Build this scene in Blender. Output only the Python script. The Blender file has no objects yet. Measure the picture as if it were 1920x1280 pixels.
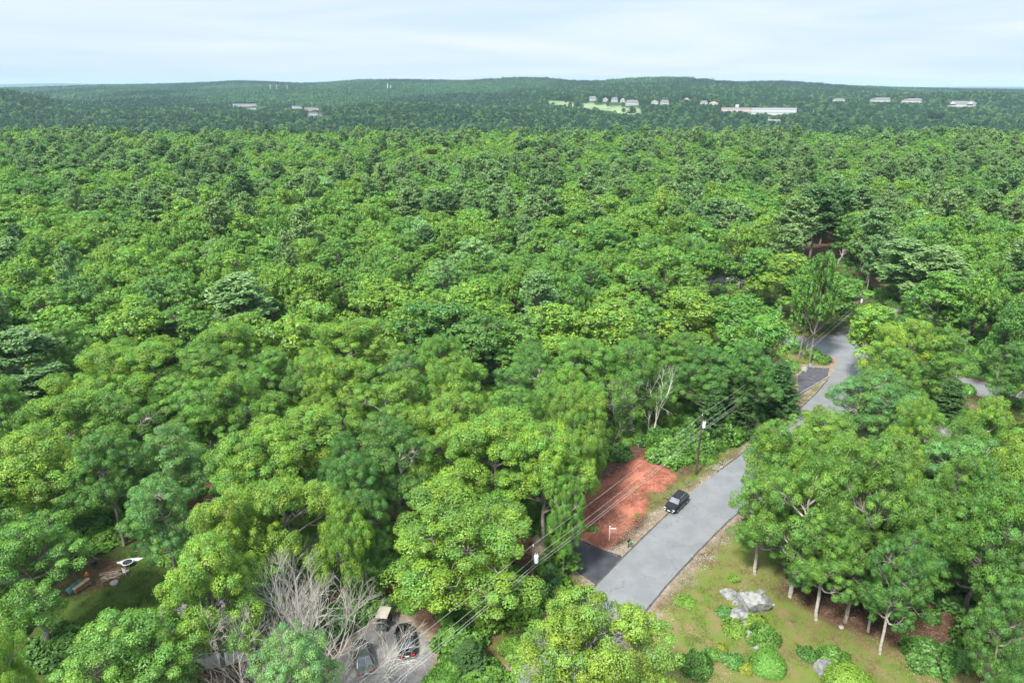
import bpy, math, random
import numpy as np
from mathutils import Vector, Matrix
R = math.radians
PI = math.pi
S = bpy.context.scene
COL = S.collection

# ------------------------------------------------------------------ camera
CAMH = 55.0; FPX = 1280.0; PITCH = R(20.2)
cam_d = bpy.data.cameras.new('camera'); cam = bpy.data.objects.new('camera', cam_d); COL.objects.link(cam)
cam.location = (0, 0, CAMH); cam.rotation_euler = (R(90) - PITCH, 0, 0)
cam_d.sensor_width = 36; cam_d.lens = 24; cam_d.clip_start = 0.5; cam_d.clip_end = 60000
S.camera = cam
S.render.resolution_x = 1024; S.render.resolution_y = 682
# ------------------------------------------------------------------ sky, sun, exposure
SUN_EL, SUN_AZ = 52, 215          # degrees; azimuth the light comes from, clockwise from +y
w = bpy.data.worlds.new('World'); S.world = w; w.use_nodes = True
nt = w.node_tree; nt.nodes.clear()
def N(t, kind, **kw):
    n = t.nodes.new(kind)
    for k, v in kw.items():
        if k.startswith('i_'): n.inputs[k[2:].replace('_', ' ')].default_value = v
        else: setattr(n, k, v)
    return n
sky = N(nt, 'ShaderNodeTexSky', sky_type='NISHITA', sun_disc=False)
sky.sun_elevation = R(SUN_EL); sky.sun_rotation = R(SUN_AZ); sky.air_density = 1.0; sky.dust_density = 1.5; sky.ozone_density = 1.6
tc = N(nt, 'ShaderNodeTexCoord'); mp = N(nt, 'ShaderNodeMapping'); mp.inputs['Scale'].default_value = (1.0, 1.0, 7.5)
nz = N(nt, 'ShaderNodeTexNoise'); nz.inputs['Scale'].default_value = 1.7; nz.inputs['Detail'].default_value = 7; nz.inputs['Roughness'].default_value = .52
rp = N(nt, 'ShaderNodeValToRGB'); rp.color_ramp.elements[0].position = .36; rp.color_ramp.elements[1].position = .72
rp.color_ramp.elements[0].color = (.75, .75, .75, 1); rp.color_ramp.elements[1].color = (.97, .97, .97, 1)
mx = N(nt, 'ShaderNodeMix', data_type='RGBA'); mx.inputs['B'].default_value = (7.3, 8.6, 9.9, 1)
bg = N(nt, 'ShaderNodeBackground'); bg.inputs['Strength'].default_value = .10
ow = N(nt, 'ShaderNodeOutputWorld')
L = nt.links.new
L(tc.outputs['Generated'], mp.inputs['Vector']); L(mp.outputs[0], nz.inputs['Vector']); L(nz.outputs['Fac'], rp.inputs[0])
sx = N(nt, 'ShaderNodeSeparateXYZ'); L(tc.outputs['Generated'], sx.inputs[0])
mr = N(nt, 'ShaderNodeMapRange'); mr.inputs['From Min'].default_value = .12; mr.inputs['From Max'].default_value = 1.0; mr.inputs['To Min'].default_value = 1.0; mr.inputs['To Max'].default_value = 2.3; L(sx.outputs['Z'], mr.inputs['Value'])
n2 = N(nt, 'ShaderNodeTexNoise'); n2.inputs['Scale'].default_value = 2.3; n2.inputs['Detail'].default_value = 8; n2.inputs['Distortion'].default_value = .6; m2 = N(nt, 'ShaderNodeMapping'); m2.inputs['Scale'].default_value = (1, 1, 11); m2.inputs['Location'].default_value = (3.1, 1.7, .4)
L(tc.outputs['Generated'], m2.inputs[0]); L(m2.outputs[0], n2.inputs['Vector']); r2 = N(nt, 'ShaderNodeValToRGB'); r2.color_ramp.elements[0].position = .36; r2.color_ramp.elements[1].position = .62; L(n2.outputs['Fac'], r2.inputs[0])
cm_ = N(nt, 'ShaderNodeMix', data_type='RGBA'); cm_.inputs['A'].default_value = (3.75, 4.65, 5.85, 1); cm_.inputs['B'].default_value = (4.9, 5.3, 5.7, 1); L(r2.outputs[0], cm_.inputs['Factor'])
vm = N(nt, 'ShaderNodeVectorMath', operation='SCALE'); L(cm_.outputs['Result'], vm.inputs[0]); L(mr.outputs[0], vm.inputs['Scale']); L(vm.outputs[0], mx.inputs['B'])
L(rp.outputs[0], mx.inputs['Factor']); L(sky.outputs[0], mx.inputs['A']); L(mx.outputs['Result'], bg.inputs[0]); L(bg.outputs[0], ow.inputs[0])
sd = bpy.data.lights.new('sun', 'SUN'); so = bpy.data.objects.new('sun', sd); COL.objects.link(so)
sd.energy = 4.3; sd.angle = R(8); sd.color = (1, .96, .9)
dv = Vector((math.sin(R(SUN_AZ)) * math.cos(R(SUN_EL)), math.cos(R(SUN_AZ)) * math.cos(R(SUN_EL)), math.sin(R(SUN_EL))))
so.rotation_euler = dv.to_track_quat('Z', 'Y').to_euler(); so.location = (0, 0, 200)
S.view_settings.view_transform = 'Standard'; S.view_settings.look = 'None'; S.view_settings.exposure = 0.86; S.view_settings.gamma = 1
S.cycles.max_bounces = 5; S.cycles.diffuse_bounces = 3; S.cycles.transmission_bounces = 3; S.cycles.glossy_bounces = 2
S.cycles.volume_bounces = 0; S.cycles.transparent_max_bounces = 4

# ------------------------------------------------------------------ geometry of the view (photo pixels of the 1920 x 1280 picture)
CP, SP = math.cos(PITCH), math.sin(PITCH)
def ray(px, py):
    x = (px - 960) / FPX; u = -(py - 640) / FPX
    return x, CP + u * SP, -SP + u * CP
def at(px, py, z=0.0):
    dx, dy, dz = ray(px, py); t = (z - CAMH) / dz
    return dx * t, dy * t
def pj(x, y, z):
    dz = z - CAMH; f = y * CP - dz * SP; u = y * SP + dz * CP
    return 960 + FPX * x / f, 640 - FPX * u / f, f

# ------------------------------------------------------------------ terrain
SKX = np.array([-1500, -400, 0, 100, 200, 300, 400, 450, 500, 560, 620, 680, 740, 800, 880, 960, 1010, 1080, 1130, 1200, 1270, 1330, 1400, 1500, 1600, 1700, 1800, 1920, 2400, 3500.])
SKY = np.array([166, 166, 165, 163, 159, 157.5, 154, 151, 153, 156, 154, 149, 149, 150, 151, 148, 147, 151.5, 150, 145, 145, 149, 153.5, 157.5, 161, 164.5, 167, 168, 168, 168.])
FRY = np.array([160, 160, 158, 156, 158, 157, 158, 160, 164, 168, 168, 168, 168, 168, 168, 168, 168, 168, 168, 168, 168, 168, 168, 168, 168, 164.5, 162.5, 163, 164, 166.])
HILLS = [(-20, 1750, 120, 330, 171), (1830, 2100, 170, 260, 175), (640, 2700, 230, 260, 168), (1200, 2900, 260, 260, 160), (250, 3000, 200, 250, 167), (900, 2300, 120, 200, 176), (1520, 2900, 160, 250, 166)]
HY = 640 - FPX * math.tan(PITCH)
def smooth(a, b, t):
    t = np.clip((t - a) / (b - a), 0, 1); return t * t * (3 - 2 * t)
def terrain(x, y):
    x = np.asarray(x, float); y = np.asarray(y, float)
    Y = np.maximum(y, 1.0); col = 960 + FPX * x / (Y * CP)
    ztop = lambda sy, d: CAMH + (HY - sy) / FPX / (1 - (HY - 640) * SP / (FPX * CP)) * d / 1.0 * (1.0)
    yr = 3600 + 500 * np.sin(col / 260.0)
    zr = ztop(np.interp(col, SKX, SKY), yr) - 15
    z = 2.5 * smooth(350, 600, Y) - 24 * smooth(640, 880, Y) + 16 * smooth(1100, 1500, Y)
    t = smooth(1400, 1, Y) * 0 + np.clip((Y - 1400) / (yr - 1400), 0, 1)
    z = z + (zr - z) * (t ** 1.25)
    z = np.where(Y > yr, z + (0 - z) * smooth(0, 3500, Y - yr), z)
    zf = ztop(np.interp(col, SKX, FRY), 13000.)
    z = z + (zf - z) * smooth(8500, 13000, Y) * (1 - .7 * smooth(13500, 16000, Y))
    am = smooth(900, 1800, Y) * (1 - smooth(3200, 3600, Y))
    z = z + am * (9 * np.sin(x / 210 + 1.3 * np.sin(y / 390)) * np.sin(y / 260 + x / 700) + 5 * np.sin(x / 95 + y / 160))
    for (hc, hy, wc, wy, top) in HILLS:
        zh = ztop(top, hy) - 15; g = np.exp(-((col - hc) / wc) ** 2 - ((Y - hy) / wy) ** 2); z = np.maximum(z, z + (zh - z) * g)
    z = z * smooth(200, 420, Y)
    return z
def ray_ground(px, py):
    dx, dy, dz = ray(px, py); Y = 300.0
    while Y < 9000:
        k = Y / dy
        if CAMH + dz * k < float(terrain(dx * k, Y)): break
        Y *= 1.004
    return dx * Y / dy, Y

# ------------------------------------------------------------------ node material helpers
MATS = {}
def mat(name, col, rough=.7, col2=None, scale=4.0, detail=5, bump=0.0, metal=0, spec=.4, coord='Object', ramp=(.35, .65), coat=0):
    if name in MATS: return MATS[name]
    m = bpy.data.materials.new(name); m.use_nodes = True; t = m.node_tree; b = t.nodes['Principled BSDF']
    b.inputs['Roughness'].default_value = rough; b.inputs['Metallic'].default_value = metal
    b.inputs['Specular IOR Level'].default_value = spec; b.inputs['Coat Weight'].default_value = coat
    c = N(t, 'ShaderNodeTexCoord'); n = N(t, 'ShaderNodeTexNoise'); n.inputs['Scale'].default_value = scale; n.inputs['Detail'].default_value = detail
    n.inputs['Roughness'].default_value = .6
    t.links.new(c.outputs[coord], n.inputs['Vector'])
    r = N(t, 'ShaderNodeValToRGB'); r.color_ramp.elements[0].position = ramp[0]; r.color_ramp.elements[1].position = ramp[1]
    c2 = col2 or tuple(v * .82 for v in col)
    r.color_ramp.elements[0].color = (*c2, 1); r.color_ramp.elements[1].color = (*col, 1)
    t.links.new(n.outputs['Fac'], r.inputs[0]); t.links.new(r.outputs[0], b.inputs['Base Color'])
    if bump:
        bu = N(t, 'ShaderNodeBump'); bu.inputs['Strength'].default_value = .6; bu.inputs['Distance'].default_value = bump
        t.links.new(n.outputs['Fac'], bu.inputs['Height']); t.links.new(bu.outputs[0], b.inputs['Normal'])
    MATS[name] = m
    return m
def leaf_mat(name, transl=.22, gloss=.06):
    m = bpy.data.materials.new(name); m.use_nodes = True; t = m.node_tree; t.nodes.clear(); l = t.links.new
    at_ = N(t, 'ShaderNodeAttribute', attribute_type='INSTANCER', attribute_name='tint')
    vc = N(t, 'ShaderNodeAttribute', attribute_type='GEOMETRY', attribute_name='clump')
    mul = N(t, 'ShaderNodeMix', data_type='RGBA', blend_type='MULTIPLY'); mul.inputs['Factor'].default_value = 1
    l(at_.outputs['Color'], mul.inputs['A']); l(vc.outputs['Color'], mul.inputs['B'])
    d = N(t, 'ShaderNodeBsdfDiffuse'); tr = N(t, 'ShaderNodeBsdfTranslucent'); g = N(t, 'ShaderNodeBsdfGlossy'); g.inputs['Roughness'].default_value = .5
    g.inputs['Color'].default_value = (.5, .55, .5, 1)
    yl = N(t, 'ShaderNodeMix', data_type='RGBA', blend_type='MULTIPLY'); yl.inputs['Factor'].default_value = 1; yl.inputs['B'].default_value = (1.0, 1.35, .6, 1)
    l(mul.outputs['Result'], yl.inputs['A']); l(mul.outputs['Result'], d.inputs[0]); l(yl.outputs['Result'], tr.inputs[0])
    m1 = N(t, 'ShaderNodeMixShader'); m1.inputs[0].default_value = transl; l(d.outputs[0], m1.inputs[1]); l(tr.outputs[0], m1.inputs[2])
    m2 = N(t, 'ShaderNodeMixShader'); m2.inputs[0].default_value = gloss; l(m1.outputs[0], m2.inputs[1]); l(g.outputs[0], m2.inputs[2])
    o = N(t, 'ShaderNodeOutputMaterial'); l(m2.outputs[0], o.inputs[0])
    MATS[name] = m
    return m
M_LEAF = leaf_mat('leaf'); M_NEEDLE = leaf_mat('needle', .2, .05)
M_BARK = mat('bark_grey', (.30, .27, .22), .9, (.13, .11, .09), 3, bump=.03)
M_BARKP = mat('bark_pale', (.46, .43, .36), .9, (.25, .23, .18), 2.5, bump=.02)
M_BARKD = mat('bark_dark', (.14, .11, .09), .9, (.07, .055, .045), 3)
M_DEAD = mat('dead_wood', (.52, .50, .43), .85, (.33, .30, .27), 1.6)

# ------------------------------------------------------------------ tagging
def tag(o, label=None, cat=None, group=None, kind=None):
    if label: o['label'] = label
    if cat: o['category'] = cat
    if group: o['group'] = group
    if kind: o['kind'] = kind
    return o
def empty(name, loc=(0, 0, 0), rz=0, label=None, cat=None, group=None):
    o = bpy.data.objects.new(name, None); COL.objects.link(o); o.location = loc; o.rotation_euler = (0, 0, rz)
    o.empty_display_size = .3
    return tag(o, label, cat, group)
def mesh_np(name, V, Q, mats, attr=None, smoothf=False, fmat=None):
    """V (n,3), Q (m,4) quads"""
    V = np.asarray(V, np.float32).reshape(-1, 3); Q = np.asarray(Q, np.int32).reshape(-1, 4)
    me = bpy.data.meshes.new(name)
    me.vertices.add(len(V)); me.vertices.foreach_set('co', V.ravel())
    me.loops.add(Q.size); me.loops.foreach_set('vertex_index', Q.ravel())
    me.polygons.add(len(Q)); me.polygons.foreach_set('loop_start', np.arange(0, Q.size, 4, dtype=np.int32))
    if smoothf: me.polygons.foreach_set('use_smooth', np.ones(len(Q), bool))
    if fmat is not None: me.polygons.foreach_set('material_index', np.asarray(fmat, np.int32))
    for k, A in (attr or {}).items():
        a = me.attributes.new(k, 'FLOAT_COLOR', 'POINT')
        A4 = np.ones((len(V), 4), np.float32); A4[:, :3] = A; a.data.foreach_set('color', A4.ravel())
    for m in mats: me.materials.append(m)
    me.update(calc_edges=True)
    return me

class MB:
    """collects shapes into one mesh object"""
    def __init__(s): s.v = []; s.f = []; s.mi = []; s.cur = 0
    def add(s, vs, fs, M=None):
        b = len(s.v)
        for v in vs:
            v = Vector(v)
            s.v.append(tuple(M @ v) if M else tuple(v))
        for f in fs: s.f.append([b + i for i in f]); s.mi.append(s.cur)
        return s
    def box(s, c, d, M=None, taper=1.0):
        x, y, z = (q / 2 for q in d); T = Matrix.Translation(c)
        if M: T = T @ M
        t = taper
        return s.add([(-x, -y, -z), (x, -y, -z), (x, y, -z), (-x, y, -z), (-x * t, -y * t, z), (x * t, -y * t, z), (x * t, y * t, z), (-x * t, y * t, z)],
                     [(0, 3, 2, 1), (4, 5, 6, 7), (0, 1, 5, 4), (1, 2, 6, 5), (2, 3, 7, 6), (3, 0, 4, 7)], T)
    def tube(s, pts, rad, n=8, cap=True):
        pts = [Vector(p) for p in pts]
        if not hasattr(rad, '__len__'): rad = [rad] * len(pts)
        vs = []; fs = []
        for i, p in enumerate(pts):
            d = (pts[min(i + 1, len(pts) - 1)] - pts[max(i - 1, 0)]).normalized()
            a = d.orthogonal().normalized() if i == 0 else (a - a.dot(d) * d).normalized()
            b_ = d.cross(a)
            for k in range(n):
                q = 2 * PI * k / n; vs.append(p + (a * math.cos(q) + b_ * math.sin(q)) * rad[i])
        for i in range(len(pts) - 1):
            for k in range(n):
                fs.append((i * n + k, i * n + (k + 1) % n, (i + 1) * n + (k + 1) % n, (i + 1) * n + k))
        if cap: fs.append(tuple(range(n))[::-1]); fs.append(tuple((len(pts) - 1) * n + k for k in range(n)))
        return s.add(vs, fs)
    def lathe(s, prof, n=16, M=None):
        vs = []; fs = []
        for r, z in prof:
            for k in range(n): vs.append((r * math.cos(2 * PI * k / n), r * math.sin(2 * PI * k / n), z))
        for i in range(len(prof) - 1):
            for k in range(n): fs.append((i * n + k, i * n + (k + 1) % n, (i + 1) * n + (k + 1) % n, (i + 1) * n + k))
        fs.append(tuple(range(n))[::-1]); fs.append(tuple((len(prof) - 1) * n + k for k in range(n)))
        return s.add(vs, fs, M)
    def rings(s, rings, close=True, caps=True):
        n = len(rings[0]); vs = [p for r in rings for p in r]; fs = []
        for i in range(len(rings) - 1):
            for k in range(n if close else n - 1):
                fs.append((i * n + k, i * n + (k + 1) % n, (i + 1) * n + (k + 1) % n, (i + 1) * n + k))
        if caps: fs.append(tuple(range(n))[::-1]); fs.append(tuple((len(rings) - 1) * n + k for k in range(n)))
        return s.add(vs, fs)
    def poly(s, pts, z0, z1):
        n = len(pts); vs = [(*p, z0) for p in pts] + [(*p, z1) for p in pts]
        ar = sum(pts[i][0] * pts[(i + 1) % n][1] - pts[(i + 1) % n][0] * pts[i][1] for i in range(n))
        fs = [tuple(range(n, 2 * n)), tuple(range(n))[::-1]] + [(i, (i + 1) % n, n + (i + 1) % n, n + i) for i in range(n)]
        if ar < 0: fs = [f[::-1] for f in fs]
        return s.add(vs, fs)
    def build(s, name, m, parent=None, sm=False, bevel=0):
        me = bpy.data.meshes.new(name); me.from_pydata(s.v, [], s.f)
        for q in (m if isinstance(m, (list, tuple)) else [m]): me.materials.append(q)
        me.polygons.foreach_set('material_index', s.mi)
        me.update()
        o = bpy.data.objects.new(name, me); COL.objects.link(o)
        if parent: o.parent = parent
        if sm:
            me.polygons.foreach_set('use_smooth', [True] * len(me.polygons))
            try: me.set_sharp_from_angle(angle=R(40))
            except Exception: pass
        if bevel:
            b = o.modifiers.new('bevel', 'BEVEL'); b.width = bevel; b.segments = 2; b.limit_method = 'ANGLE'
        return o
def copy_tree(o, parent=None):
    c = o.copy(); COL.objects.link(c); c.parent = parent
    for ch in list(o.children): copy_tree(ch, c)
    return c

# ------------------------------------------------------------------ ground zones (photo pixels -> ground)
def G(pts): return [at(*p) for p in pts]
road_left = G([(880, 1400), (940, 1290), (1000, 1218), (1050, 1163), (1098, 1117), (1165, 1048), (1230, 984), (1290, 927), (1345, 885), (1400, 844), (1460, 797), (1500, 766), (1530, 738), (1552, 712), (1567, 690), (1572, 672)])
road_right = G([(1020, 1420), (1085, 1300), (1140, 1226), (1200, 1158), (1252, 1095), (1310, 1032), (1365, 977), (1420, 932), (1480, 883), (1535, 835), (1580, 790), (1612, 755), (1632, 722), (1645, 700), (1660, 690), (1690, 688)])
cross_top = G([(1360, 598), (1420, 612), (1475, 628), (1520, 636), (1540, 634), (1580, 640), (1640, 652), (1710, 672), (1790, 706), (1860, 722), (1920, 738), (2100, 780)])
cross_bot = G([(1350, 612), (1410, 628), (1468, 646), (1510, 655), (1545, 664), (1573, 672), (1660, 690), (1705, 703), (1780, 727), (1850, 741), (1920, 756), (2100, 798)])
branch_l = G([(1540, 634), (1575, 624), (1610, 604), (1650, 575)])
branch_r = G([(1600, 644), (1625, 632), (1655, 612), (1690, 582)])
Z_DRIVE = G([(1020, 1012), (1060, 1000), (1087, 1010), (1132, 1031), (1163, 1040), (1168, 1046), (1119, 1098), (1110, 1090), (1068, 1062), (1030, 1050)])
Z_PAD = G([(1496, 705), (1512, 688), (1555, 690), (1552, 704), (1520, 728), (1498, 742)])
Z_PARK = G([(560, 1420), (600, 1290), (650, 1225), (672, 1185), (705, 1168), (750, 1160), (790, 1185), (815, 1215), (800, 1290), (780, 1420)])
Z_MULCH = G([(1060, 985), (1070, 1004), (1089, 1008), (1132, 1029), (1146, 1021), (1160, 1008), (1187, 985), (1204, 965), (1216, 945), (1206, 925), (1222, 920), (1240, 922), (1269, 897), (1237, 873), (1200, 856), (1168, 875), (1121, 912), (1085, 950)])
Z_GRASS = [G([(1205, 965), (1290, 922), (1330, 888), (1400, 838), (1500, 762), (1480, 745), (1380, 800), (1320, 860), (1270, 895), (1238, 922), (1214, 925), (1218, 945)]),
           G([(1068, 1064), (1117, 1095), (1000, 1215), (930, 1290), (880, 1400), (820, 1400), (900, 1230), (1000, 1130)]),
           G([(1430, 640), (1560, 690), (1560, 730), (1510, 770), (1490, 760), (1400, 700), (1400, 660)]),
           G([(1460, 560), (1600, 560), (1640, 600), (1570, 624), (1530, 634), (1480, 626)])]
Z_LAWN = [G([(1205, 1165), (1290, 1065), (1370, 985), (1420, 990), (1455, 1040), (1470, 1105), (1560, 1165), (1640, 1195), (1730, 1235), (1830, 1275), (1900, 1330), (1900, 1450), (1000, 1450), (1090, 1310)]),
          G([(1790, 740), (1850, 752), (1930, 772), (1960, 800), (1900, 800), (1830, 800), (1800, 780)])]
Z_GREEN = [G([(60, 1400), (40, 1250), (70, 1180), (115, 1120), (150, 1060), (205, 1025), (330, 990), (420, 1000), (440, 1060), (400, 1150), (300, 1250), (250, 1400)]),
           G([(1540, 596), (1640, 560), (1660, 580), (1600, 620), (1545, 628)])]
Z_YARD = [G([(125, 1120), (150, 1060), (190, 1038), (235, 1050), (240, 1085), (210, 1095), (180, 1115)])]
Z_SOIL = [
          G([(1410, 655), (1440, 648), (1445, 690), (1420, 705)]), G([(1475, 752), (1512, 745), (1520, 757), (1494, 777), (1475, 770)]),
          G([(1790, 745), (1840, 760), (1830, 775), (1800, 770)]), G([(1080, 1150), (1120, 1100), (1100, 1085), (1050, 1130), (1010, 1190), (1020, 1205)])]
def inside(px_, py_, poly):
    px_ = np.asarray(px_, float); py_ = np.asarray(py_, float); c = np.zeros(px_.shape, bool); n = len(poly)
    for i in range(n):
        x1, y1 = poly[i]; x2, y2 = poly[(i + 1) % n]
        if y1 == y2: continue
        k = ((y1 > py_) != (y2 > py_)) & (px_ < (x2 - x1) * (py_ - y1) / (y2 - y1) + x1); c ^= k
    return c
def dist_poly(x, y, poly, closed=True):
    x = np.asarray(x, float); y = np.asarray(y, float); d = np.full(x.shape, 1e9); n = len(poly)
    for i in range(n if closed else n - 1):
        ax, ay = poly[i]; bx, by = poly[(i + 1) % n]; L2 = (bx - ax) ** 2 + (by - ay) ** 2 + 1e-9
        t = np.clip(((x - ax) * (bx - ax) + (y - ay) * (by - ay)) / L2, 0, 1)
        d = np.minimum(d, np.hypot(x - ax - t * (bx - ax), y - ay - t * (by - ay)))
    return d
def sdf(x, y, poly):
    d = dist_poly(x, y, poly); return np.where(inside(x, y, poly), -d, d)
P_ROAD = road_left + road_right[::-1]; P_CROSS = cross_top + cross_bot[::-1]; P_BRANCH = branch_l + branch_r[::-1]
HARD = [P_ROAD, P_CROSS, P_BRANCH, Z_DRIVE, Z_PAD, Z_PARK]
OPEN = HARD + [Z_MULCH] + Z_GRASS + Z_LAWN + Z_GREEN + Z_SOIL

rng = np.random.default_rng(7)
def vnoise(x, y, s, seed):
    """cheap value noise"""
    x = np.asarray(x, float) / s; y = np.asarray(y, float) / s
    xi = np.floor(x).astype(np.int64); yi = np.floor(y).astype(np.int64); fx = x - xi; fy = y - yi
    fx = fx * fx * (3 - 2 * fx); fy = fy * fy * (3 - 2 * fy)
    def h(a, b):
        n = (a * 374761393 + b * 668265263 + seed * 1442695041) & 0x7fffffff
        n = ((n ^ (n >> 13)) * 1274126177) & 0x7fffffff
        return ((n ^ (n >> 16)) & 0xffff) / 65535.0
    return (h(xi, yi) * (1 - fx) + h(xi + 1, yi) * fx) * (1 - fy) + (h(xi, yi + 1) * (1 - fx) + h(xi + 1, yi + 1) * fx) * fy

# ------------------------------------------------------------------ ground sheet
def axis(lo, hi, step, ext, ratio):
    a = list(np.arange(lo, hi + step, step)); s = step
    v = a[-1]
    while v < ext: s *= ratio; v += s; a.append(v)
    s = step; v = a[0]; b = []
    while v > -ext: s *= ratio; v -= s; b.append(v)
    return np.array(b[::-1] + a)
gx = axis(-70, 130, .55, 17000, 1.07); gy = axis(36, 200, .55, 17000, 1.055); gy = gy[gy > -3000]
X, Yg = np.meshgrid(gx, gy); x = X.ravel(); y = Yg.ravel()
z = terrain(x, y)
near = (x > -75) & (x < 135) & (y > 30) & (y < 205)
hard_d = np.full(x.shape, 50.0)
for P in HARD: hard_d[near] = np.minimum(hard_d[near], sdf(x[near], y[near], P))
amp = np.clip(hard_d / 4, 0, 1)
z = z + np.where(near, amp * (vnoise(x, y, 3, 1) * .22 + vnoise(x, y, 9, 2) * .35 - .25), 0)
z = z - np.where(near & (hard_d < -.25), .12, 0)
ms = np.full(x.shape, 9.0); ms[near] = sdf(x[near], y[near], Z_MULCH)
z = z + np.where(near, 1.0 * smooth(0.5, -4, ms) * amp, 0)
wob = (vnoise(x, y, 1.3, 3) - .5) * 1.5 + (vnoise(x, y, 4, 4) - .5) * 2.0
def zone(polys, soft=.9, wobs=1.0):
    d = np.full(x.shape, 50.0)
    for P in polys: d[near] = np.minimum(d[near], sdf(x[near], y[near], P))
    return 1 - smooth(-soft, soft, d + wob * wobs)
zg = zone(Z_LAWN + Z_GRASS, 1.4); zgr = zone(Z_GREEN, 1.6) * (1 - zone(Z_YARD, .8)); zm = zone([Z_MULCH], .4, .5); zs = zone(Z_SOIL, 1.0)
zsh = (1 - smooth(.5, 1.8, hard_d + wob * .7)) * np.where(near, 1, 0)
V = np.stack([x, y, z], 1); nx, ny = len(gx), len(gy)
I = np.arange(nx * ny).reshape(ny, nx); Q = np.stack([I[:-1, :-1], I[:-1, 1:], I[1:, 1:], I[1:, :-1]], -1).reshape(-1, 4)
def ground_mat():
    m = bpy.data.materials.new('ground'); m.use_nodes = True; t = m.node_tree; l = t.links.new; b = t.nodes['Principled BSDF']
    b.inputs['Roughness'].default_value = .95; b.inputs['Specular IOR Level'].default_value = .15
    geo = N(t, 'ShaderNodeNewGeometry')
    def noise(sc, det=6, ro=.62):
        n = N(t, 'ShaderNodeTexNoise'); n.inputs['Scale'].default_value = sc; n.inputs['Detail'].default_value = det; n.inputs['Roughness'].default_value = ro
        l(geo.outputs['Position'], n.inputs['Vector']); return n
    def ramp(n, stops):
        r = N(t, 'ShaderNodeValToRGB'); e = r.color_ramp.elements
        while len(e) < len(stops): e.new(.5)
        for q, (p, c) in zip(e, stops): q.position = p; q.color = (*c, 1)
        l(n.outputs['Fac'], r.inputs[0]); return r
    def mix(a, b_, f):
        q = N(t, 'ShaderNodeMix', data_type='RGBA'); l(a, q.inputs['A']); l(b_, q.inputs['B']); l(f, q.inputs['Factor']); return q.outputs['Result']
    n1 = noise(.45, 8, .7); n2 = noise(1.6, 8, .7); n3 = noise(.22, 9, .68); n4 = noise(5, 6, .7); n5 = noise(.55, 12, .78)
    litter = ramp(n2, [(.3, (.035, .026, .016)), (.5, (.085, .05, .032)), (.62, (.13, .075, .05)), (.75, (.06, .06, .022))])
    lawn = ramp(n5, [(.3, (.21, .15, .085)), (.40, (.20, .15, .075)), (.48, (.15, .16, .045)), (.60, (.115, .175, .028)), (.68, (.15, .165, .045)), (.78, (.24, .20, .10))])
    green = ramp(n1, [(.3, (.09, .075, .035)), (.45, (.055, .09, .02)), (.7, (.075, .12, .018))])
    mpv = N(t, 'ShaderNodeMapping'); mpv.inputs['Rotation'].default_value = (0, 0, -R(51)); mpv.inputs['Scale'].default_value = (.35, 2.6, 1); l(geo.outputs['Position'], mpv.inputs[0])
    nm_ = N(t, 'ShaderNodeTexNoise'); nm_.inputs['Scale'].default_value = 1.6; nm_.inputs['Detail'].default_value = 12; nm_.inputs['Roughness'].default_value = .72; l(mpv.outputs[0], nm_.inputs['Vector'])
    mulch = ramp(nm_, [(.25, (.27, .10, .065)), (.42, (.37, .14, .09)), (.58, (.41, .165, .105)), (.72, (.45, .21, .14)), (.8, (.36, .25, .15))])
    soil = ramp(n2, [(.3, (.17, .115, .08)), (.5, (.29, .215, .15)), (.7, (.38, .31, .24))])
    shoul = ramp(n2, [(.3, (.15, .14, .06)), (.48, (.24, .19, .14)), (.7, (.36, .31, .26))])
    za = N(t, 'ShaderNodeAttribute', attribute_name='zone_a'); zb = N(t, 'ShaderNodeAttribute', attribute_name='zone_b')
    sa = N(t, 'ShaderNodeSeparateColor'); sb = N(t, 'ShaderNodeSeparateColor'); l(za.outputs['Color'], sa.inputs[0]); l(zb.outputs['Color'], sb.inputs[0])
    far = N(t, 'ShaderNodeSeparateXYZ'); l(geo.outputs['Position'], far.inputs[0])
    mr = N(t, 'ShaderNodeMapRange'); mr.inputs['From Min'].default_value = 250; mr.inputs['From Max'].default_value = 500; l(far.outputs['Y'], mr.inputs['Value'])
    nf = noise(.012, 10, .72); farc = ramp(nf, [(.3, (.018, .038, .014)), (.6, (.04, .075, .02)), (.75, (.06, .10, .03))])
    c = mix(litter.outputs[0], farc.outputs[0], mr.outputs[0])
    c = mix(c, green.outputs[0], sb.outputs[0]); c = mix(c, lawn.outputs[0], sa.outputs[0]); c = mix(c, soil.outputs[0], sb.outputs[1]); c = mix(c, shoul.outputs[0], sb.outputs[2]); c = mix(c, mulch.outputs[0], sa.outputs[1])
    # open fields far off
    c = mix(c, ramp(nf, [(.35, (.15, .215, .095)), (.6, (.22, .27, .14))]).outputs[0], sa.outputs[2])
    l(c, b.inputs['Base Color'])
    bu = N(t, 'ShaderNodeBump'); bu.inputs['Strength'].default_value = .9; bu.inputs['Distance'].default_value = .12; l(n4.outputs['Fac'], bu.inputs['Height']); l(bu.outputs[0], b.inputs['Normal'])
    return m
pxs, pys, _ = pj(x, np.maximum(y, 5), z)
FIELD_PX = [(1020, 187), (1080, 191), (1200, 204), (1215, 213), (1190, 219), (1120, 213), (1060, 204), (1015, 195)]
zf = np.where(inside(pxs, pys, FIELD_PX) & (y > 600) & (y < 4000), 1.0, 0.0)
me = mesh_np('ground', V, Q, [ground_mat()], {'zone_a': np.stack([zg, zm, zf], 1), 'zone_b': np.stack([zgr, zs, zsh], 1)}, smoothf=True)
o = bpy.data.objects.new('ground', me); COL.objects.link(o); tag(o, 'forest floor, lawns and distant hills', None, kind='structure')

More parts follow.
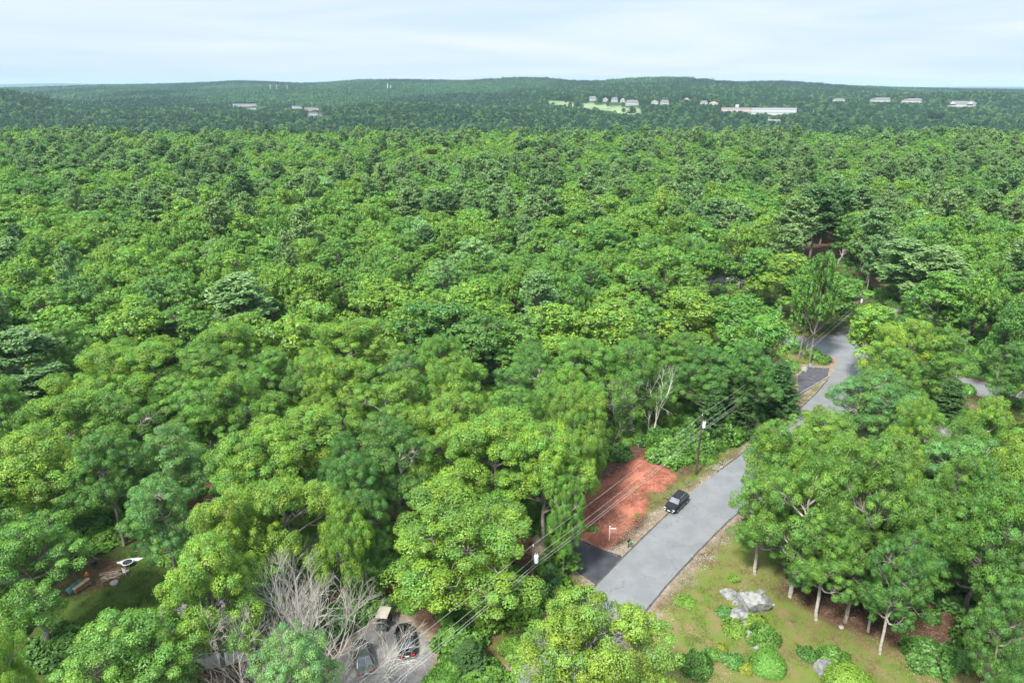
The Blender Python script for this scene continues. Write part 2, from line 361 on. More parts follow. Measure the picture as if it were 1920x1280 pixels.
# ------------------------------------------------------------------ roads
def asphalt(name, c1, c2, sc=.35, cracks=True):
    m = bpy.data.materials.new(name); m.use_nodes = True; t = m.node_tree; l = t.links.new; b = t.nodes['Principled BSDF']; b.inputs['Roughness'].default_value = .85
    b.inputs['Specular IOR Level'].default_value = .25
    g = N(t, 'ShaderNodeNewGeometry'); n = N(t, 'ShaderNodeTexNoise'); n.inputs['Scale'].default_value = sc; n.inputs['Detail'].default_value = 9; n.inputs['Roughness'].default_value = .6
    l(g.outputs['Position'], n.inputs['Vector']); r = N(t, 'ShaderNodeValToRGB'); r.color_ramp.elements[0].position = .35; r.color_ramp.elements[1].position = .65
    r.color_ramp.elements[0].color = (*c1, 1); r.color_ramp.elements[1].color = (*c2, 1); l(n.outputs['Fac'], r.inputs[0])
    out = r.outputs[0]
    n2 = N(t, 'ShaderNodeTexNoise'); n2.inputs['Scale'].default_value = 14; n2.inputs['Detail'].default_value = 4; l(g.outputs['Position'], n2.inputs['Vector'])
    mm = N(t, 'ShaderNodeMix', data_type='RGBA', blend_type='OVERLAY'); mm.inputs['Factor'].default_value = .25; l(out, mm.inputs['A']); l(n2.outputs['Color'], mm.inputs['B'])
    if cracks:
        nz_ = N(t, 'ShaderNodeTexNoise'); nz_.inputs['Scale'].default_value = .6; nz_.inputs['Detail'].default_value = 4; l(g.outputs['Position'], nz_.inputs['Vector'])
        ad = N(t, 'ShaderNodeMix', data_type='RGBA'); ad.inputs['Factor'].default_value = .55; l(g.outputs['Position'], ad.inputs['A'])
        sc_ = N(t, 'ShaderNodeVectorMath', operation='MULTIPLY_ADD'); l(nz_.outputs['Color'], sc_.inputs[0]); sc_.inputs[1].default_value = (4, 4, 4); l(g.outputs['Position'], sc_.inputs[2])
        v = N(t, 'ShaderNodeTexVoronoi', feature='DISTANCE_TO_EDGE'); v.inputs['Scale'].default_value = .09; l(sc_.outputs[0], v.inputs['Vector'])
        cr = N(t, 'ShaderNodeMath', operation='LESS_THAN'); cr.inputs[1].default_value = .004; l(v.outputs['Distance'], cr.inputs[0])
        cf = N(t, 'ShaderNodeMath', operation='MULTIPLY'); cf.inputs[1].default_value = .4; l(cr.outputs[0], cf.inputs[0])
        m3 = N(t, 'ShaderNodeMix', data_type='RGBA'); m3.inputs['B'].default_value = (c1[0] * .45, c1[1] * .45, c1[2] * .45, 1); l(cf.outputs[0], m3.inputs['Factor']); l(mm.outputs['Result'], m3.inputs['A']); l(m3.outputs['Result'], b.inputs['Base Color'])
    else: l(mm.outputs['Result'], b.inputs['Base Color'])
    return m
M_ROAD = asphalt('road_asphalt', (.158, .165, .168), (.20, .207, .21)); M_DRIVE = asphalt('driveway_asphalt', (.035, .036, .042), (.06, .062, .07), .5, False)
M_GRAVEL = asphalt('gravel', (.15, .145, .135), (.235, .225, .21), 1.2, False); M_PAD = asphalt('pad_asphalt', (.06, .06, .07), (.10, .10, .112), .8, False)
def strip(name, A, B, z, m, label, edge=True):
    mb = MB(); n = min(len(A), len(B)); K = 7
    rows = []
    def res(P, k):
        d = [0]
        for a, b in zip(P, P[1:]): d.append(d[-1] + math.dist(a, b))
        return [(np.interp(t * d[-1], d, [p[0] for p in P]), np.interp(t * d[-1], d, [p[1] for p in P])) for t in np.linspace(0, 1, k)]
    A2, B2 = res(A, 90), res(B, 90); rr = random.Random(3)
    vs = []; fs = []
    for a, b in zip(A2, B2):
        j1, j2 = rr.uniform(-.012, .012), rr.uniform(-.012, .012)
        row = [(a[0] + (b[0] - a[0]) * t, a[1] + (b[1] - a[1]) * t) for t in [j1] + [q / K for q in range(1, K)] + [1 + j2]]
        vs.append((*row[0], z - .14))
        for q, p in enumerate(row): vs.append((*p, z + .06 * (1 - (2 * q / K - 1) ** 2)))
        vs.append((*row[-1], z - .14))
    W = K + 3
    for i in range(len(A2) - 1):
        for q in range(W - 1): fs.append((i * W + q, i * W + q + 1, (i + 1) * W + q + 1, (i + 1) * W + q))
    mb.add(vs, fs); o = mb.build(name, m, sm=True); tag(o, label, None, kind='structure'); return o
strip('road', road_left, road_right, .02, M_ROAD, 'grey asphalt lane past the parked black car')
strip('cross_road', cross_top, cross_bot, .006, M_ROAD, 'grey side road running right behind the trees')
strip('branch_road', branch_l, branch_r, .014, M_ROAD, 'grey road leaving the junction uphill')
def slab(name, P, z, m, label):
    mb = MB(); mb.poly(P, z - .15, z); o = mb.build(name, m); tag(o, label, None, kind='structure'); return o
slab('driveway', Z_DRIVE, .012, M_DRIVE, 'short black driveway joining the lane'); slab('paved_pad', Z_PAD, .02, M_PAD, 'dark grey paved pad beyond the lane')
slab('parking_area', Z_PARK, .02, M_GRAVEL, 'grey gravel parking area under the trees')

def berm(name, P, off, label):
    rr_ = random.Random(len(P)); n = len(P); D = [0]
    for a, b in zip(P, P[1:]): D.append(D[-1] + math.dist(a, b))
    K = int(D[-1] / .8); mb = MB(); rings = []
    pts = [(float(np.interp(t, D, [p[0] for p in P])), float(np.interp(t, D, [p[1] for p in P]))) for t in np.linspace(0, D[-1], K)]
    for i, p in enumerate(pts):
        q = pts[min(i + 1, K - 1)]; o_ = pts[max(i - 1, 0)]; d = Vector((q[0] - o_[0], q[1] - o_[1])).normalized(); nn = Vector((-d.y, d.x)) * off; w_ = .09 + .06 * rr_.random(); h_ = .05 + .03 * rr_.random()
        c = Vector(p) + nn * .06 * rr_.random(); a = c - nn * w_; b = c + nn * w_
        rings.append([(a.x, a.y, -.12), (a.x, a.y, h_ * .6), (c.x, c.y, h_ + .03), (b.x, b.y, h_ * .5), (b.x, b.y, -.12)])
    mb.rings(rings); o = mb.build(name, M_KERB); tag(o, label, None, kind='structure')
M_KERB = mat('kerb_asphalt', (.10, .095, .09), .9, (.05, .048, .045), 1.5)
berm('kerb_left', road_left[1:8], 1, 'dark crumbling asphalt edge on the left of the lane'); berm('kerb_left', road_left[8:14], 1, 'dark asphalt edge of the lane farther on'); berm('kerb_right', road_right[:-3], -1, 'dark asphalt edge on the right of the lane')
# ------------------------------------------------------------------ foliage generators
def unit(v): return v / (np.linalg.norm(v, axis=-1, keepdims=True) + 1e-9)
def leaf_quads(C, Nn, size, rg, aspect=.62, dirv=None):
    n = len(C); t = unit(rg.normal(size=(n, 3))) if dirv is None else dirv
    t = unit(t - (t * Nn).sum(1, keepdims=True) * Nn); b = np.cross(Nn, t)
    s = size * rg.uniform(.65, 1.35, (n, 1)); t = t * s * .5; b = b * s * .5 * aspect
    up = Nn * s * .10
    V = np.stack([C - t, C + b - up, C + t, C - b - up], 1).reshape(-1, 3)
    Q = np.arange(n * 4).reshape(-1, 4); return V, Q
def tubes_np(segs, sides):
    """segs: list of (p0,p1,r0,r1)"""
    if not segs: return np.zeros((0, 3)), np.zeros((0, 4), int)
    A = np.array([s[0] for s in segs]); B = np.array([s[1] for s in segs]); r0 = np.array([s[2] for s in segs])[:, None]; r1 = np.array([s[3] for s in segs])[:, None]
    d = unit(B - A); ref = np.where(np.abs(d[:, 2:3]) > .9, np.array([[1., 0, 0]]), np.array([[0, 0, 1.]])); a = unit(np.cross(d, ref)); b = np.cross(d, a)
    ang = np.arange(sides) * 2 * PI / sides; ca, sa = np.cos(ang), np.sin(ang)
    ring = lambda P, r: P[:, None, :] + (a[:, None, :] * ca[None, :, None] + b[:, None, :] * sa[None, :, None]) * r[:, None, :]
    V = np.concatenate([ring(A, r0), ring(B, r1)], 1).reshape(-1, 3); n = len(segs); base = (np.arange(n) * 2 * sides)[:, None]
    k = np.arange(sides)[None, :]; k2 = (k + 1) % sides
    Q = np.stack([base + k, base + k2, base + sides + k2, base + sides + k], -1).reshape(-1, 4)
    return V, Q
def merge(parts):
    Vs, Qs, b = [], [], 0
    for V, Q in parts:
        if len(V) == 0: continue
        Vs.append(V); Qs.append(Q + b); b += len(V)
    return np.concatenate(Vs), np.concatenate(Qs)
def path_segs(p0, p1, r0, r1, rg, n=4, wob=.06, sag=0):
    p0 = np.array(p0, float); p1 = np.array(p1, float); Ld = np.linalg.norm(p1 - p0); pts = [p0]
    for i in range(1, n + 1):
        t = i / n; p = p0 + (p1 - p0) * t + (rg.normal(size=3) * wob * Ld * (0 if i == n else 1)); p[2] += sag * Ld * math.sin(PI * t); pts.append(p)
    return [(pts[i], pts[i + 1], r0 + (r1 - r0) * i / n, r0 + (r1 - r0) * (i + 1) / n) for i in range(n)], pts

def broadleaf(seed, kind, leaves, lsize, limbs=True, Rc=5.0, H=17.0, soft=1.0, tsc=1.0, tn_=11):
    """unit broadleaf tree: crown radius Rc, height H; returns crown data, wood data"""
    rg = np.random.default_rng(seed)
    oak = kind == 'oak'
    low = seed % 2 == 1
    cz = H * ((.62 if oak else .63) - .09 * low); rz = H * ((.38 if oak else .37) + .09 * low)
    nl = 21 if oak else 17; az = rg.uniform(0, 6.28, 3)
    # lobes
    lobes = []
    for i in range(500):
        if len(lobes) >= nl: break
        th = rg.uniform(0, 2 * PI); ph = rg.uniform(-.62, 1.0); rr = math.sqrt(max(0, 1 - ph * ph)) if ph > 0 else 1.0
        k = (rg.uniform(.38, .98) if oak else rg.uniform(.42, .86)) * (1 + .17 * math.sin(2 * th + az[0]) + .10 * math.sin(5 * th + az[1] + ph))
        p = np.array([math.cos(th) * rr * Rc * k, math.sin(th) * rr * Rc * k, cz + ph * rz * .72])
        if all(np.linalg.norm((p - q[0]) * [1, 1, .8]) > Rc * (.29 if oak else .34) for q in lobes): lobes.append((p, Rc * (rg.uniform(.17, .33) if oak else rg.uniform(.24, .38))))
    lobes.append((np.array([rg.normal() * .5, rg.normal() * .5, cz + rz * .62]), Rc * .34))
    tufts = []
    tr0 = (.128 if oak else .13) * tsc
    for (p, r) in lobes:
        k = 0; tries = 0; mine = []
        while k < tn_ and tries < 120:
            tries += 1
            d = unit(rg.normal(size=3)); d[2] = abs(d[2]) * 1.0 if rg.random() < .78 else d[2]
            d = unit(d); q = p + d * r * rg.uniform(.78, 1.08) * np.array([1, 1, .85])
            if min([np.linalg.norm(q - m) for m in mine] + [9]) < Rc * tr0 * 1.35: continue
            inl = any(np.linalg.norm(q - p2) < r2 * .6 for (p2, r2) in lobes if p2 is not p)
            if inl: continue
            mine.append(q); k += 1; tufts.append((q, Rc * tr0 * rg.uniform(.7, 1.4), d))
    # leaves
    nt_ = len(tufts); per = max(3, leaves // nt_)
    TC = np.repeat(np.array([t[0] for t in tufts]), per, 0); TR = np.repeat(np.array([t[1] for t in tufts]), per)[:, None]
    TD = np.repeat(np.array([t[2] for t in tufts]), per, 0)
    n = len(TC); d = unit(rg.normal(size=(n, 3)) + TD * .55 + np.array([0, 0, .35]))
    rad = np.clip(rg.normal(.95, .13, (n, 1)), .3, 1.35)
    el = np.ones((n, 3)); el[:, 2] = np.repeat(rg.uniform(.85, 1.25, nt_) if oak else rg.uniform(.6, 1.0, nt_), per)
    C = TC + d * TR * rad * el; C[:, 2] += .25 * TR[:, 0] * (rg.random(n) if oak else 0)
    Nn = unit(d * .9 + np.array([0, 0, .25]) + rg.normal(size=(n, 3)) * .40 * soft)
    V1, Q1 = leaf_quads(C, Nn, lsize, rg)
    tone = 1 + rg.uniform(-.26, .26, nt_) * soft; yel = rg.uniform(-.16, .16, nt_)
    if oak: yel = yel * 1.5
    leafn = rg.normal(0, .10 * soft, n)
    T = np.repeat(tone, per) * (1 + leafn); Yl = np.repeat(yel, per)
    c = np.stack([T * (1 + Yl), T * (1 + Yl * .3), T * (1 - Yl)], 1); c = np.clip(np.repeat(c, 4, 0), .3, 2)
    # wood
    segs = []; ht = H * .46
    s, pts = path_segs((0, 0, -.3), (rg.normal() * .25, rg.normal() * .25, ht), H * .0165, H * .011, rg, 5, .012); segs += s
    top = pts[-1]; thin = []
    s2, p2 = path_segs(top, lobes[-1][0], H * .011, .05, rg, 4, .04); segs += s2
    spine = pts[2:] + p2
    if limbs:
        for (p, r) in lobes[:-1]:
            tgt = max(pts[3][2], min(p2[-1][2], p[2] - .7 * math.hypot(p[0], p[1])))
            st = min(spine, key=lambda q: abs(q[2] - tgt))
            s3, p3 = path_segs(st, p, H * .0085, .045, rg, 4, .05, -.05); segs += s3
            near_ = [t for t in tufts if np.linalg.norm(t[0] - p) < r * 1.25]
            for t in near_:
                s4, _ = path_segs(p3[int(rg.integers(2, 4))], t[0] + t[2] * t[1] * rg.uniform(-.2, .7), .045, .012, rg, 3, .08); thin += s4
        for _k in range(7 if oak else 3):   # bare lower limbs and dead snags
            a = rg.uniform(0, 2 * PI); zz = H * rg.uniform(.3, .55); Lb = Rc * rg.uniform(.5, 1.05)
            e = np.array([math.cos(a) * Lb, math.sin(a) * Lb, zz + Lb * rg.uniform(.1, .5)])
            s5, p5 = path_segs((0, 0, zz), e, .06, .012, rg, 5, .07); thin += s5
            for q in p5[2:]:
                s6, _ = path_segs(q, q + rg.normal(size=3) * .8 + [0, 0, .4], .025, .008, rg, 2, .1); thin += s6
    W = merge([tubes_np(segs, 7), tubes_np(thin, 3)])
    return (V1, Q1, c), W

def pine(seed, leaves, lsize, wood=True, Rc=4.0, H=20.0, hemlock=False):
    rg = np.random.default_rng(seed); segs = []; tufts = []
    s, pts = path_segs((0, 0, -.3), (rg.normal() * .2, rg.normal() * .2, H * .97), H * .015, .05, rg, 8, .004); segs += s
    nw = 22 if hemlock else 19; z0 = H * (.12 if hemlock else .34)
    for i in range(nw):
        t = i / (nw - 1); zz = z0 + (H * .985 - z0) * (t ** .92) + (0 if hemlock else rg.normal() * .25)
        prof = (1 - t) ** .8 if hemlock else (math.sin(PI * min(1, (t * .78 + .24))) ** .7)
        for k in range(6 if hemlock else 4):
            a = rg.uniform(0, 2 * PI) if not hemlock else 2 * PI * (k + i * .37) / 6 + rg.normal() * .2
            Lb = Rc * prof * rg.uniform(.62, 1.12) + .25
            rise = rg.uniform(-.32, -.12) if hemlock else rg.uniform(.0, .5) + .35 * t
            e = np.array([math.cos(a) * Lb, math.sin(a) * Lb, zz + Lb * rise])
            if wood: s5, p5 = path_segs((0, 0, zz), e, .05, .014, rg, 3, .03); segs += s5
            m = max(2, int(Lb / .75))
            for j in range(m):
                u = (j + 1) / m
                if not hemlock and u < .35: continue
                c = np.array([0, 0, zz]) * (1 - u) + e * u
                side = np.array([-math.sin(a), math.cos(a), 0]); wv = (.5 + .3 * (1 - u)) * Rc / 4
                for sg in ((-1, 0, 1) if not hemlock else (-.7, .7)):
                    tufts.append((c + side * sg * wv * rg.uniform(.6, 1.3) + rg.normal(size=3) * .12, Rc * .125 * rg.uniform(.8, 1.3), a))
    nt_ = len(tufts); per = max(2, leaves // nt_)
    TC = np.repeat(np.array([q[0] for q in tufts]), per, 0); TR = np.repeat(np.array([q[1] for q in tufts]), per)[:, None]; TA = np.repeat(np.array([q[2] for q in tufts]), per)
    n = len(TC); d = unit(rg.normal(size=(n, 3)) + np.array([0, 0, .3])); C = TC + d * TR * rg.uniform(.3, 1.1, (n, 1)) * np.array([1.1, 1.1, .5 if hemlock else .95])
    if hemlock: C[:, 2] -= .12 * np.hypot(C[:, 0] - TC[:, 0], C[:, 1] - TC[:, 1])
    out = np.stack([np.cos(TA), np.sin(TA), np.full(n, -.1 if hemlock else 1.0)], 1)
    dirv = unit(out + rg.normal(size=(n, 3)) * .45)
    Nn = unit(np.array([0, 0, .8]) + d * .6 + rg.normal(size=(n, 3)) * .45)
    V1, Q1 = leaf_quads(C, Nn, lsize, rg, 0.5, dirv)
    T = np.repeat(rg.uniform(.8, 1.18, nt_), per) * (1 + rg.normal(0, .12, n)); c = np.stack([T, T, T], 1); c = np.clip(np.repeat(c, 4, 0), .3, 2)
    return (V1, Q1, c), merge([tubes_np(segs, 5)])

def bare(seed, H=12, spread=.9, stems=1, depth=6, lean=(0, 0), r0=.2):
    rg = np.random.default_rng(seed); segs = []; thin = []
    def grow(p, d, Ln, r, dep):
        q = p; dd = d; n = 3 if dep > 2 else 2
        for i in range(n):
            dd = unit(dd + rg.normal(size=3) * .13 + np.array([0, 0, .05])); q2 = q + dd * Ln / n
            (segs if r > .03 else thin).append((q, q2, r * (1 - .3 * i / n), r * (1 - .3 * (i + 1) / n))); q = q2
            if dep > 0 and i < n - 1 and rg.random() < .72: grow(q, unit(dd + unit(rg.normal(size=3)) * spread), Ln * rg.uniform(.45, .7), r * .45, dep - 2 if dep > 1 else 0)
        if dep > 0:
            for _k in range(2 if rg.random() < .7 else 3): grow(q, unit(dd + unit(rg.normal(size=3)) * spread * .62 + np.array([0, 0, .08])), Ln * rg.uniform(.66, .86), r * .64, dep - 1)
    for s in range(stems):
        a = 2 * PI * s / max(1, stems) + rg.normal() * .3; k = 0.0 if stems == 1 else .75
        d0 = unit(np.array([math.cos(a) * k + lean[0], math.sin(a) * k + lean[1], 1.0])); grow(np.array([math.cos(a), math.sin(a), 0]) * (.25 if stems > 1 else 0) + np.array([0, 0, -.3]), d0, H * .27, r0, depth)
    return merge([tubes_np(segs, 6), tubes_np(thin, 3)])
def mound(seed, leaves, lsize, flat=.7, lump=.14, spiky=.3):
    """leafy shrub, unit radius 1 sitting on z=0"""
    rg = np.random.default_rng(seed); n = leaves; d = unit(rg.normal(size=(n, 3))); d[:, 2] = np.abs(d[:, 2]) - .12; d = unit(d)
    K = unit(rg.normal(size=(26, 3))); K[:, 2] = np.abs(K[:, 2]); dots = d @ K.T; lob = 1 + lump * (np.clip(dots.max(1) - .8, 0, .2) * 7 - .6) + lump * .9 * rg.uniform(-.5, .5, 26)[dots.argmax(1)]
    C = d * (lob * rg.uniform(.86, 1.03, n))[:, None] * np.array([1, 1, flat]); C[:, 2] += flat * .12
    Nn = unit(d + rg.normal(size=(n, 3)) * spiky + np.array([0, 0, .25])); V1, Q1 = leaf_quads(C, Nn, lsize, rg)
    T = rg.uniform(.8, 1.2, 26)[dots.argmax(1)] * (1 + rg.normal(0, .13, n)); c = np.clip(np.repeat(np.stack([T, T, T], 1), 4, 0), .3, 2)
    return V1, Q1, c

def crown_mesh(name, data, m): V_, Q_, c_ = data; return mesh_np(name, V_, Q_, [m], {'clump': c_})
PROTO = {}
def add_proto(key, data, wood, lm, bm):
    PROTO[key] = (crown_mesh('crown', data, lm), mesh_np('trunk', wood[0], wood[1], [bm], smoothf=True))
for i in range(5):
    d, wd = broadleaf(100 + i, 'oak', 66000, .16, Rc=5, H=17); add_proto(('oak', 0, i), d, wd, M_LEAF, M_BARKP if i % 2 else M_BARK)
    d, wd = broadleaf(100 + i, 'oak', 13000, .37, soft=.8, Rc=5, H=17); add_proto(('oak', 1, i), d, wd, M_LEAF, M_BARKP if i % 2 else M_BARK)
for i in range(4):
    d, wd = broadleaf(200 + i, 'maple', 66000, .155, Rc=5, H=17); add_proto(('maple', 0, i), d, wd, M_LEAF, M_BARKP if i % 2 else M_BARK)
    d, wd = broadleaf(200 + i, 'maple', 13000, .36, soft=.8, Rc=5, H=17); add_proto(('maple', 1, i), d, wd, M_LEAF, M_BARK)
for i in range(3):
    d, wd = pine(300 + i, 26000, .42); add_proto(('pine', 0, i), d, wd, M_NEEDLE, M_BARK)
    d, wd = pine(300 + i, 9000, .62); add_proto(('pine', 1, i), d, wd, M_NEEDLE, M_BARK)
for i in range(2):
    d, wd = pine(400 + i, 24000, .3, hemlock=True, Rc=3.2, H=12); add_proto(('hemlock', 0, i), d, wd, M_NEEDLE, M_BARKD)
NVAR = {'oak': 5, 'maple': 4, 'pine': 3, 'hemlock': 2}
BASE = {'oak': (5, 17), 'maple': (5, 17), 'pine': (4, 20), 'hemlock': (3.2, 12)}

# colours of foliage (albedo); the far tints have bluish haze painted in
TINT = {'far': (.062, .155, .055), 'hazegreen': (.085, .20, .055), 'hazepine': (.052, .125, .062), 'lime': (.172, .300, .036), 'olive': (.144, .275, .034), 'green': (.118, .252, .036), 'deep': (.086, .205, .036), 'blue': (.112, .245, .058), 'pale': (.17, .32, .095),
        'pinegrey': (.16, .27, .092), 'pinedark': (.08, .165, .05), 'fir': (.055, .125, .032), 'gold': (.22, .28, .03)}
CNAME = {'lime': 'yellow-green', 'olive': 'olive-green', 'green': 'bright green', 'deep': 'deep green', 'blue': 'bluish green', 'pale': 'pale green', 'pinegrey': 'greyish green', 'pinedark': 'dark', 'fir': 'dark green', 'gold': 'golden green'}
TREES = []   # dict(x,y,w,h,kind,tint,hero)
rr = random.Random(11)
def T(px, py, wpx, kind, tint, h=None, base=False, **kw):
    """base=False: (px,py) is the middle of the crown in the photo; base=True: the foot of the trunk, wpx still the crown's width"""
    bw, bh = BASE[kind]
    h = h or {'oak': 17, 'maple': 16, 'pine': 19, 'hemlock': 11}[kind] * rr.uniform(.95, 1.06)
    if base: x_, y_ = at(px, py, 0)
    else: x_, y_ = at(px, py, h * (.68 if kind in ('oak', 'maple') else .6))
    f = pj(x_, y_, h * .66)[2]; w_ = wpx * f / FPX
    TREES.append(dict(x=x_, y=y_, w=w_, h=h, kind=kind, tint=tint, hero=True, **kw))
hero = '''60 870 230 oak lime|45 1060 240 maple green|20 1275 130 oak lime|240 1245 290 maple green|395 1110 220 oak lime|545 1265 190 maple pale
475 880 210 oak lime|540 975 200 oak lime|430 1010 170 oak lime|322 845 170 maple blue|300 950 150 maple blue|640 1010 120 oak lime
845 990 310 oak lime|930 850 240 oak lime|1020 870 180 oak lime|560 830 210 oak lime|725 745 170 maple olive|740 840 170 maple deep
850 715 150 oak lime|757 705 95 maple blue|850 800 180 oak lime|965 775 130 maple green|1080 785 140 oak olive|1082 858 105 oak olive
660 650 180 oak lime|540 640 170 oak lime|510 705 130 maple green|640 725 130 oak lime|590 700 120 oak lime|1050 615 170 oak lime
1140 620 160 oak lime|985 630 140 maple green|1210 600 150 maple green|905 630 160 maple deep|825 615 170 oak deep|770 590 140 oak olive
1000 690 140 maple deep|1090 690 150 maple green|1190 690 150 oak green|1290 590 170 oak lime|1290 660 150 maple green|1380 600 180 oak green
1430 640 140 oak green|1330 700 140 maple deep|1400 690 120 maple deep|1550 540 180 maple green|1475 510 140 oak lime|1642 622 130 oak lime
1745 650 150 maple green|1635 745 175 maple blue|1195 660 100 maple deep|1060 740 120 oak olive
1460 866 150 oak olive|1540 835 170 maple olive|1590 880 190 oak olive|1438 935 150 maple green|1680 870 160 oak olive|1620 975 170 maple green
1810 880 210 maple blue|1800 838 110 oak green|1740 990 170 maple green|1850 1010 190 maple blue|1900 880 150 oak lime|1900 1090 150 maple deep|1720 800 120 oak olive|1850 800 110 oak lime|1910 690 120 maple deep
1105 1215 270 oak lime|140 990 0 x x|380 700 190 maple green|290 690 180 oak olive|200 700 170 oak olive|440 750 150 oak olive|130 800 190 oak olive|230 790 180 maple green
340 610 150 maple green|430 660 150 oak olive|250 620 140 oak olive|110 620 150 oak olive|590 600 120 oak lime|700 560 140 oak olive|380 760 150 maple green|200 880 140 maple deep|660 920 130 maple deep|650 860 120 maple deep
680 990 120 maple deep|1060 940 80 maple green|1700 650 130 oak lime|1680 700 100 maple green|1330 500 110 oak green|1420 500 90 maple green|1300 578 120 maple green|1560 1010 150 maple green|1690 1060 130 maple deep|1880 1180 130 maple deep'''
for ln in hero.replace('\n', '|').split('|'):
    a = ln.split()
    if a[3] == 'x': continue
    T(float(a[0]), float(a[1]), float(a[2]), a[3], a[4])
for a in [(45, 700, 165, 'pine', 'pinegrey'), (455, 575, 130, 'pine', 'pinegrey'), (1700, 500, 120, 'pine', 'pinegrey'), (1755, 520, 120, 'pine', 'pinegrey'), (1010, 570, 70, 'pine', 'pinegrey'),
          (935, 380, 70, 'pine', 'pinegrey'), (1125, 385, 50, 'pine', 'pinegrey'), (130, 335, 80, 'pine', 'pinedark'), (1492, 425, 75, 'pine', 'pinegrey', 24), (1530, 405, 80, 'pine', 'pinedark', 25), (1570, 400, 70, 'pine', 'pinedark', 25), (1475, 470, 60, 'pine', 'pinegrey', 19), (1640, 450, 80, 'pine', 'pinegrey', 23)]: T(*a)
T(890, 470, 110, 'maple', 'pale'); T(1440, 432, 90, 'oak', 'lime'); T(1210, 470, 130, 'oak', 'green'); T(1130, 450, 120, 'oak', 'green')
for a in [(1585, 1166, 170, 'maple', 'green', 23, 0), (1481, 1118, 190, 'maple', 'green', 20, 1), (1505, 1108, 100, 'maple', 'deep', 7), (1565, 1085, 100, 'maple', 'deep', 6.5), (1655, 1110, 110, 'maple', 'deep', 7), (1712, 1115, 110, 'maple', 'deep', 6.5), (1628, 1184, 110, 'maple', 'deep', 12), (1815, 1232, 180, 'maple', 'green', 21, 2), (1768, 1130, 150, 'maple', 'green', 20, 0),
          (1497, 672, 70, 'maple', 'green', 24), (1510, 668, 70, 'maple', 'deep', 24), (1518, 682, 70, 'oak', 'green', 25), (1066, 950, 100, 'oak', 'olive', 16), (1862, 740, 90, 'oak', 'deep', 20)]:
    T(*a[:5], h=a[5], base=True, **({'v': a[6]} if len(a) > 6 else {}))
# conifers by the utility poles and along the lane
for a in [(1048, 1075, 80, 'hemlock', 'olive', 11), (960, 1165, 70, 'hemlock', 'olive', 6.5), (920, 1175, 80, 'hemlock', 'olive', 7.5), (510, 1235, 90, 'maple', 'deep', 9), (1030, 1125, 60, 'hemlock', 'fir', 5), (985, 1170, 70, 'hemlock', 'olive', 5), (880, 1262, 100, 'hemlock', 'fir', 4), (1770, 800, 90, 'hemlock', 'fir', 9), (1455, 775, 90, 'hemlock', 'fir', 10), (1375, 812, 90, 'hemlock', 'fir', 11), (1330, 830, 80, 'hemlock', 'fir', 10), (945, 1120, 80, 'hemlock', 'olive', 5)]:
    T(*a[:5], h=a[5], base=True)

# things that stay in sight: (px, py, radius px)
KEEP = [(940, 1225, 40), (1368, 524, 22), (1565, 485, 26), (1180, 700, 30), (250, 1075, 50), (170, 1075, 40), (1440, 800, 34), (1470, 775, 26), (1400, 850, 30), (1370, 880, 24), (1350, 920, 24), (1160, 850, 26), (1480, 690, 20), (1545, 650, 20), (1545, 745, 14), (1268, 942, 34), (1150, 1000, 34), (1190, 930, 60), (1230, 1040, 60), (1300, 960, 60), (1180, 1090, 60), (1110, 1060, 40), (1330, 900, 40), (1305, 850, 30), (1400, 830, 30), (1500, 770, 28), (1530, 650, 34), (1500, 640, 24), (1525, 710, 34), (1370, 524, 14), (1300, 1180, 80), (1420, 1150, 80), (1400, 1240, 90), (1560, 1230, 90), (1700, 1250, 50), (1400, 1030, 40),
        (215, 1060, 70), (150, 1100, 30), (110, 1150, 40), (760, 1215, 34), (690, 1240, 30), (722, 1155, 24), (600, 1160, 90), (520, 1200, 60), (1250, 700, 40), (1180, 720, 40), (1160, 1050, 40), (1830, 735, 30), (1860, 770, 34), (1250, 1100, 50), (1650, 1190, 40), (1420, 670, 14)]
def crown_px(t):
    zc = t['h'] * .64 + t.get('z', 0); a, b, f = pj(t['x'], t['y'], zc); return a, b, FPX * t['w'] * .5 / f, FPX * t['h'] * .36 / f
def blocks(t):
    a, b, rx, ry = crown_px(t)
    for (kx, ky, kr) in KEEP:
        if ((a - kx) / (rx + kr * .8)) ** 2 + ((b - ky) / (ry + kr * .8)) ** 2 < 1:
            if pj(t['x'], t['y'], 0)[1] > ky - 6: return True
    return False
herox = np.array([[t['x'], t['y'], t['w']] for t in TREES])
# far buildings, in photo pixels: left, right, foot, height px, roof kind ...
FARB = [(1104, 1118, 190, 8, 'gable'), (1130, 1140, 191, 7, 'gable'), (1146, 1158, 192, 8, 'gable'), (1163, 1172, 193, 8, 'gable'), (1173, 1197, 198, 9, 'long'), (1221, 1234, 196, 7, 'gable'), (1238, 1254, 197, 8, 'gable'), (1279, 1299, 188, 4, 'flat'),
        (1313, 1326, 196, 6, 'gable'), (1330, 1346, 197, 6, 'gable'), (1353, 1406, 213, 10, 'mill'), (1409, 1489, 220, 16, 'mill'), (1440, 1470, 227, 6, 'flat'), (1562, 1583, 191, 5, 'long'), (1633, 1668, 193, 8, 'long'), (1692, 1727, 194, 8, 'long'), (1776, 1826, 203, 11, 'wide'),
        (1740, 1770, 224, 4, 'long'), (1822, 1852, 238, 7, 'long'), (437, 485, 200, 4.5, 'flat'), (466, 480, 207, 4, 'flat'), (548, 566, 205, 6, 'flat'), (572, 598, 208, 6, 'mill'), (578, 596, 219, 7, 'flat'), (600, 620, 217, 5, 'long'), (1550, 1562, 222, 5, 'gable'), (5, 0, 0, 0, 'x')]
FARB = [b for b in FARB if b[4] != 'x']
FINFO = []
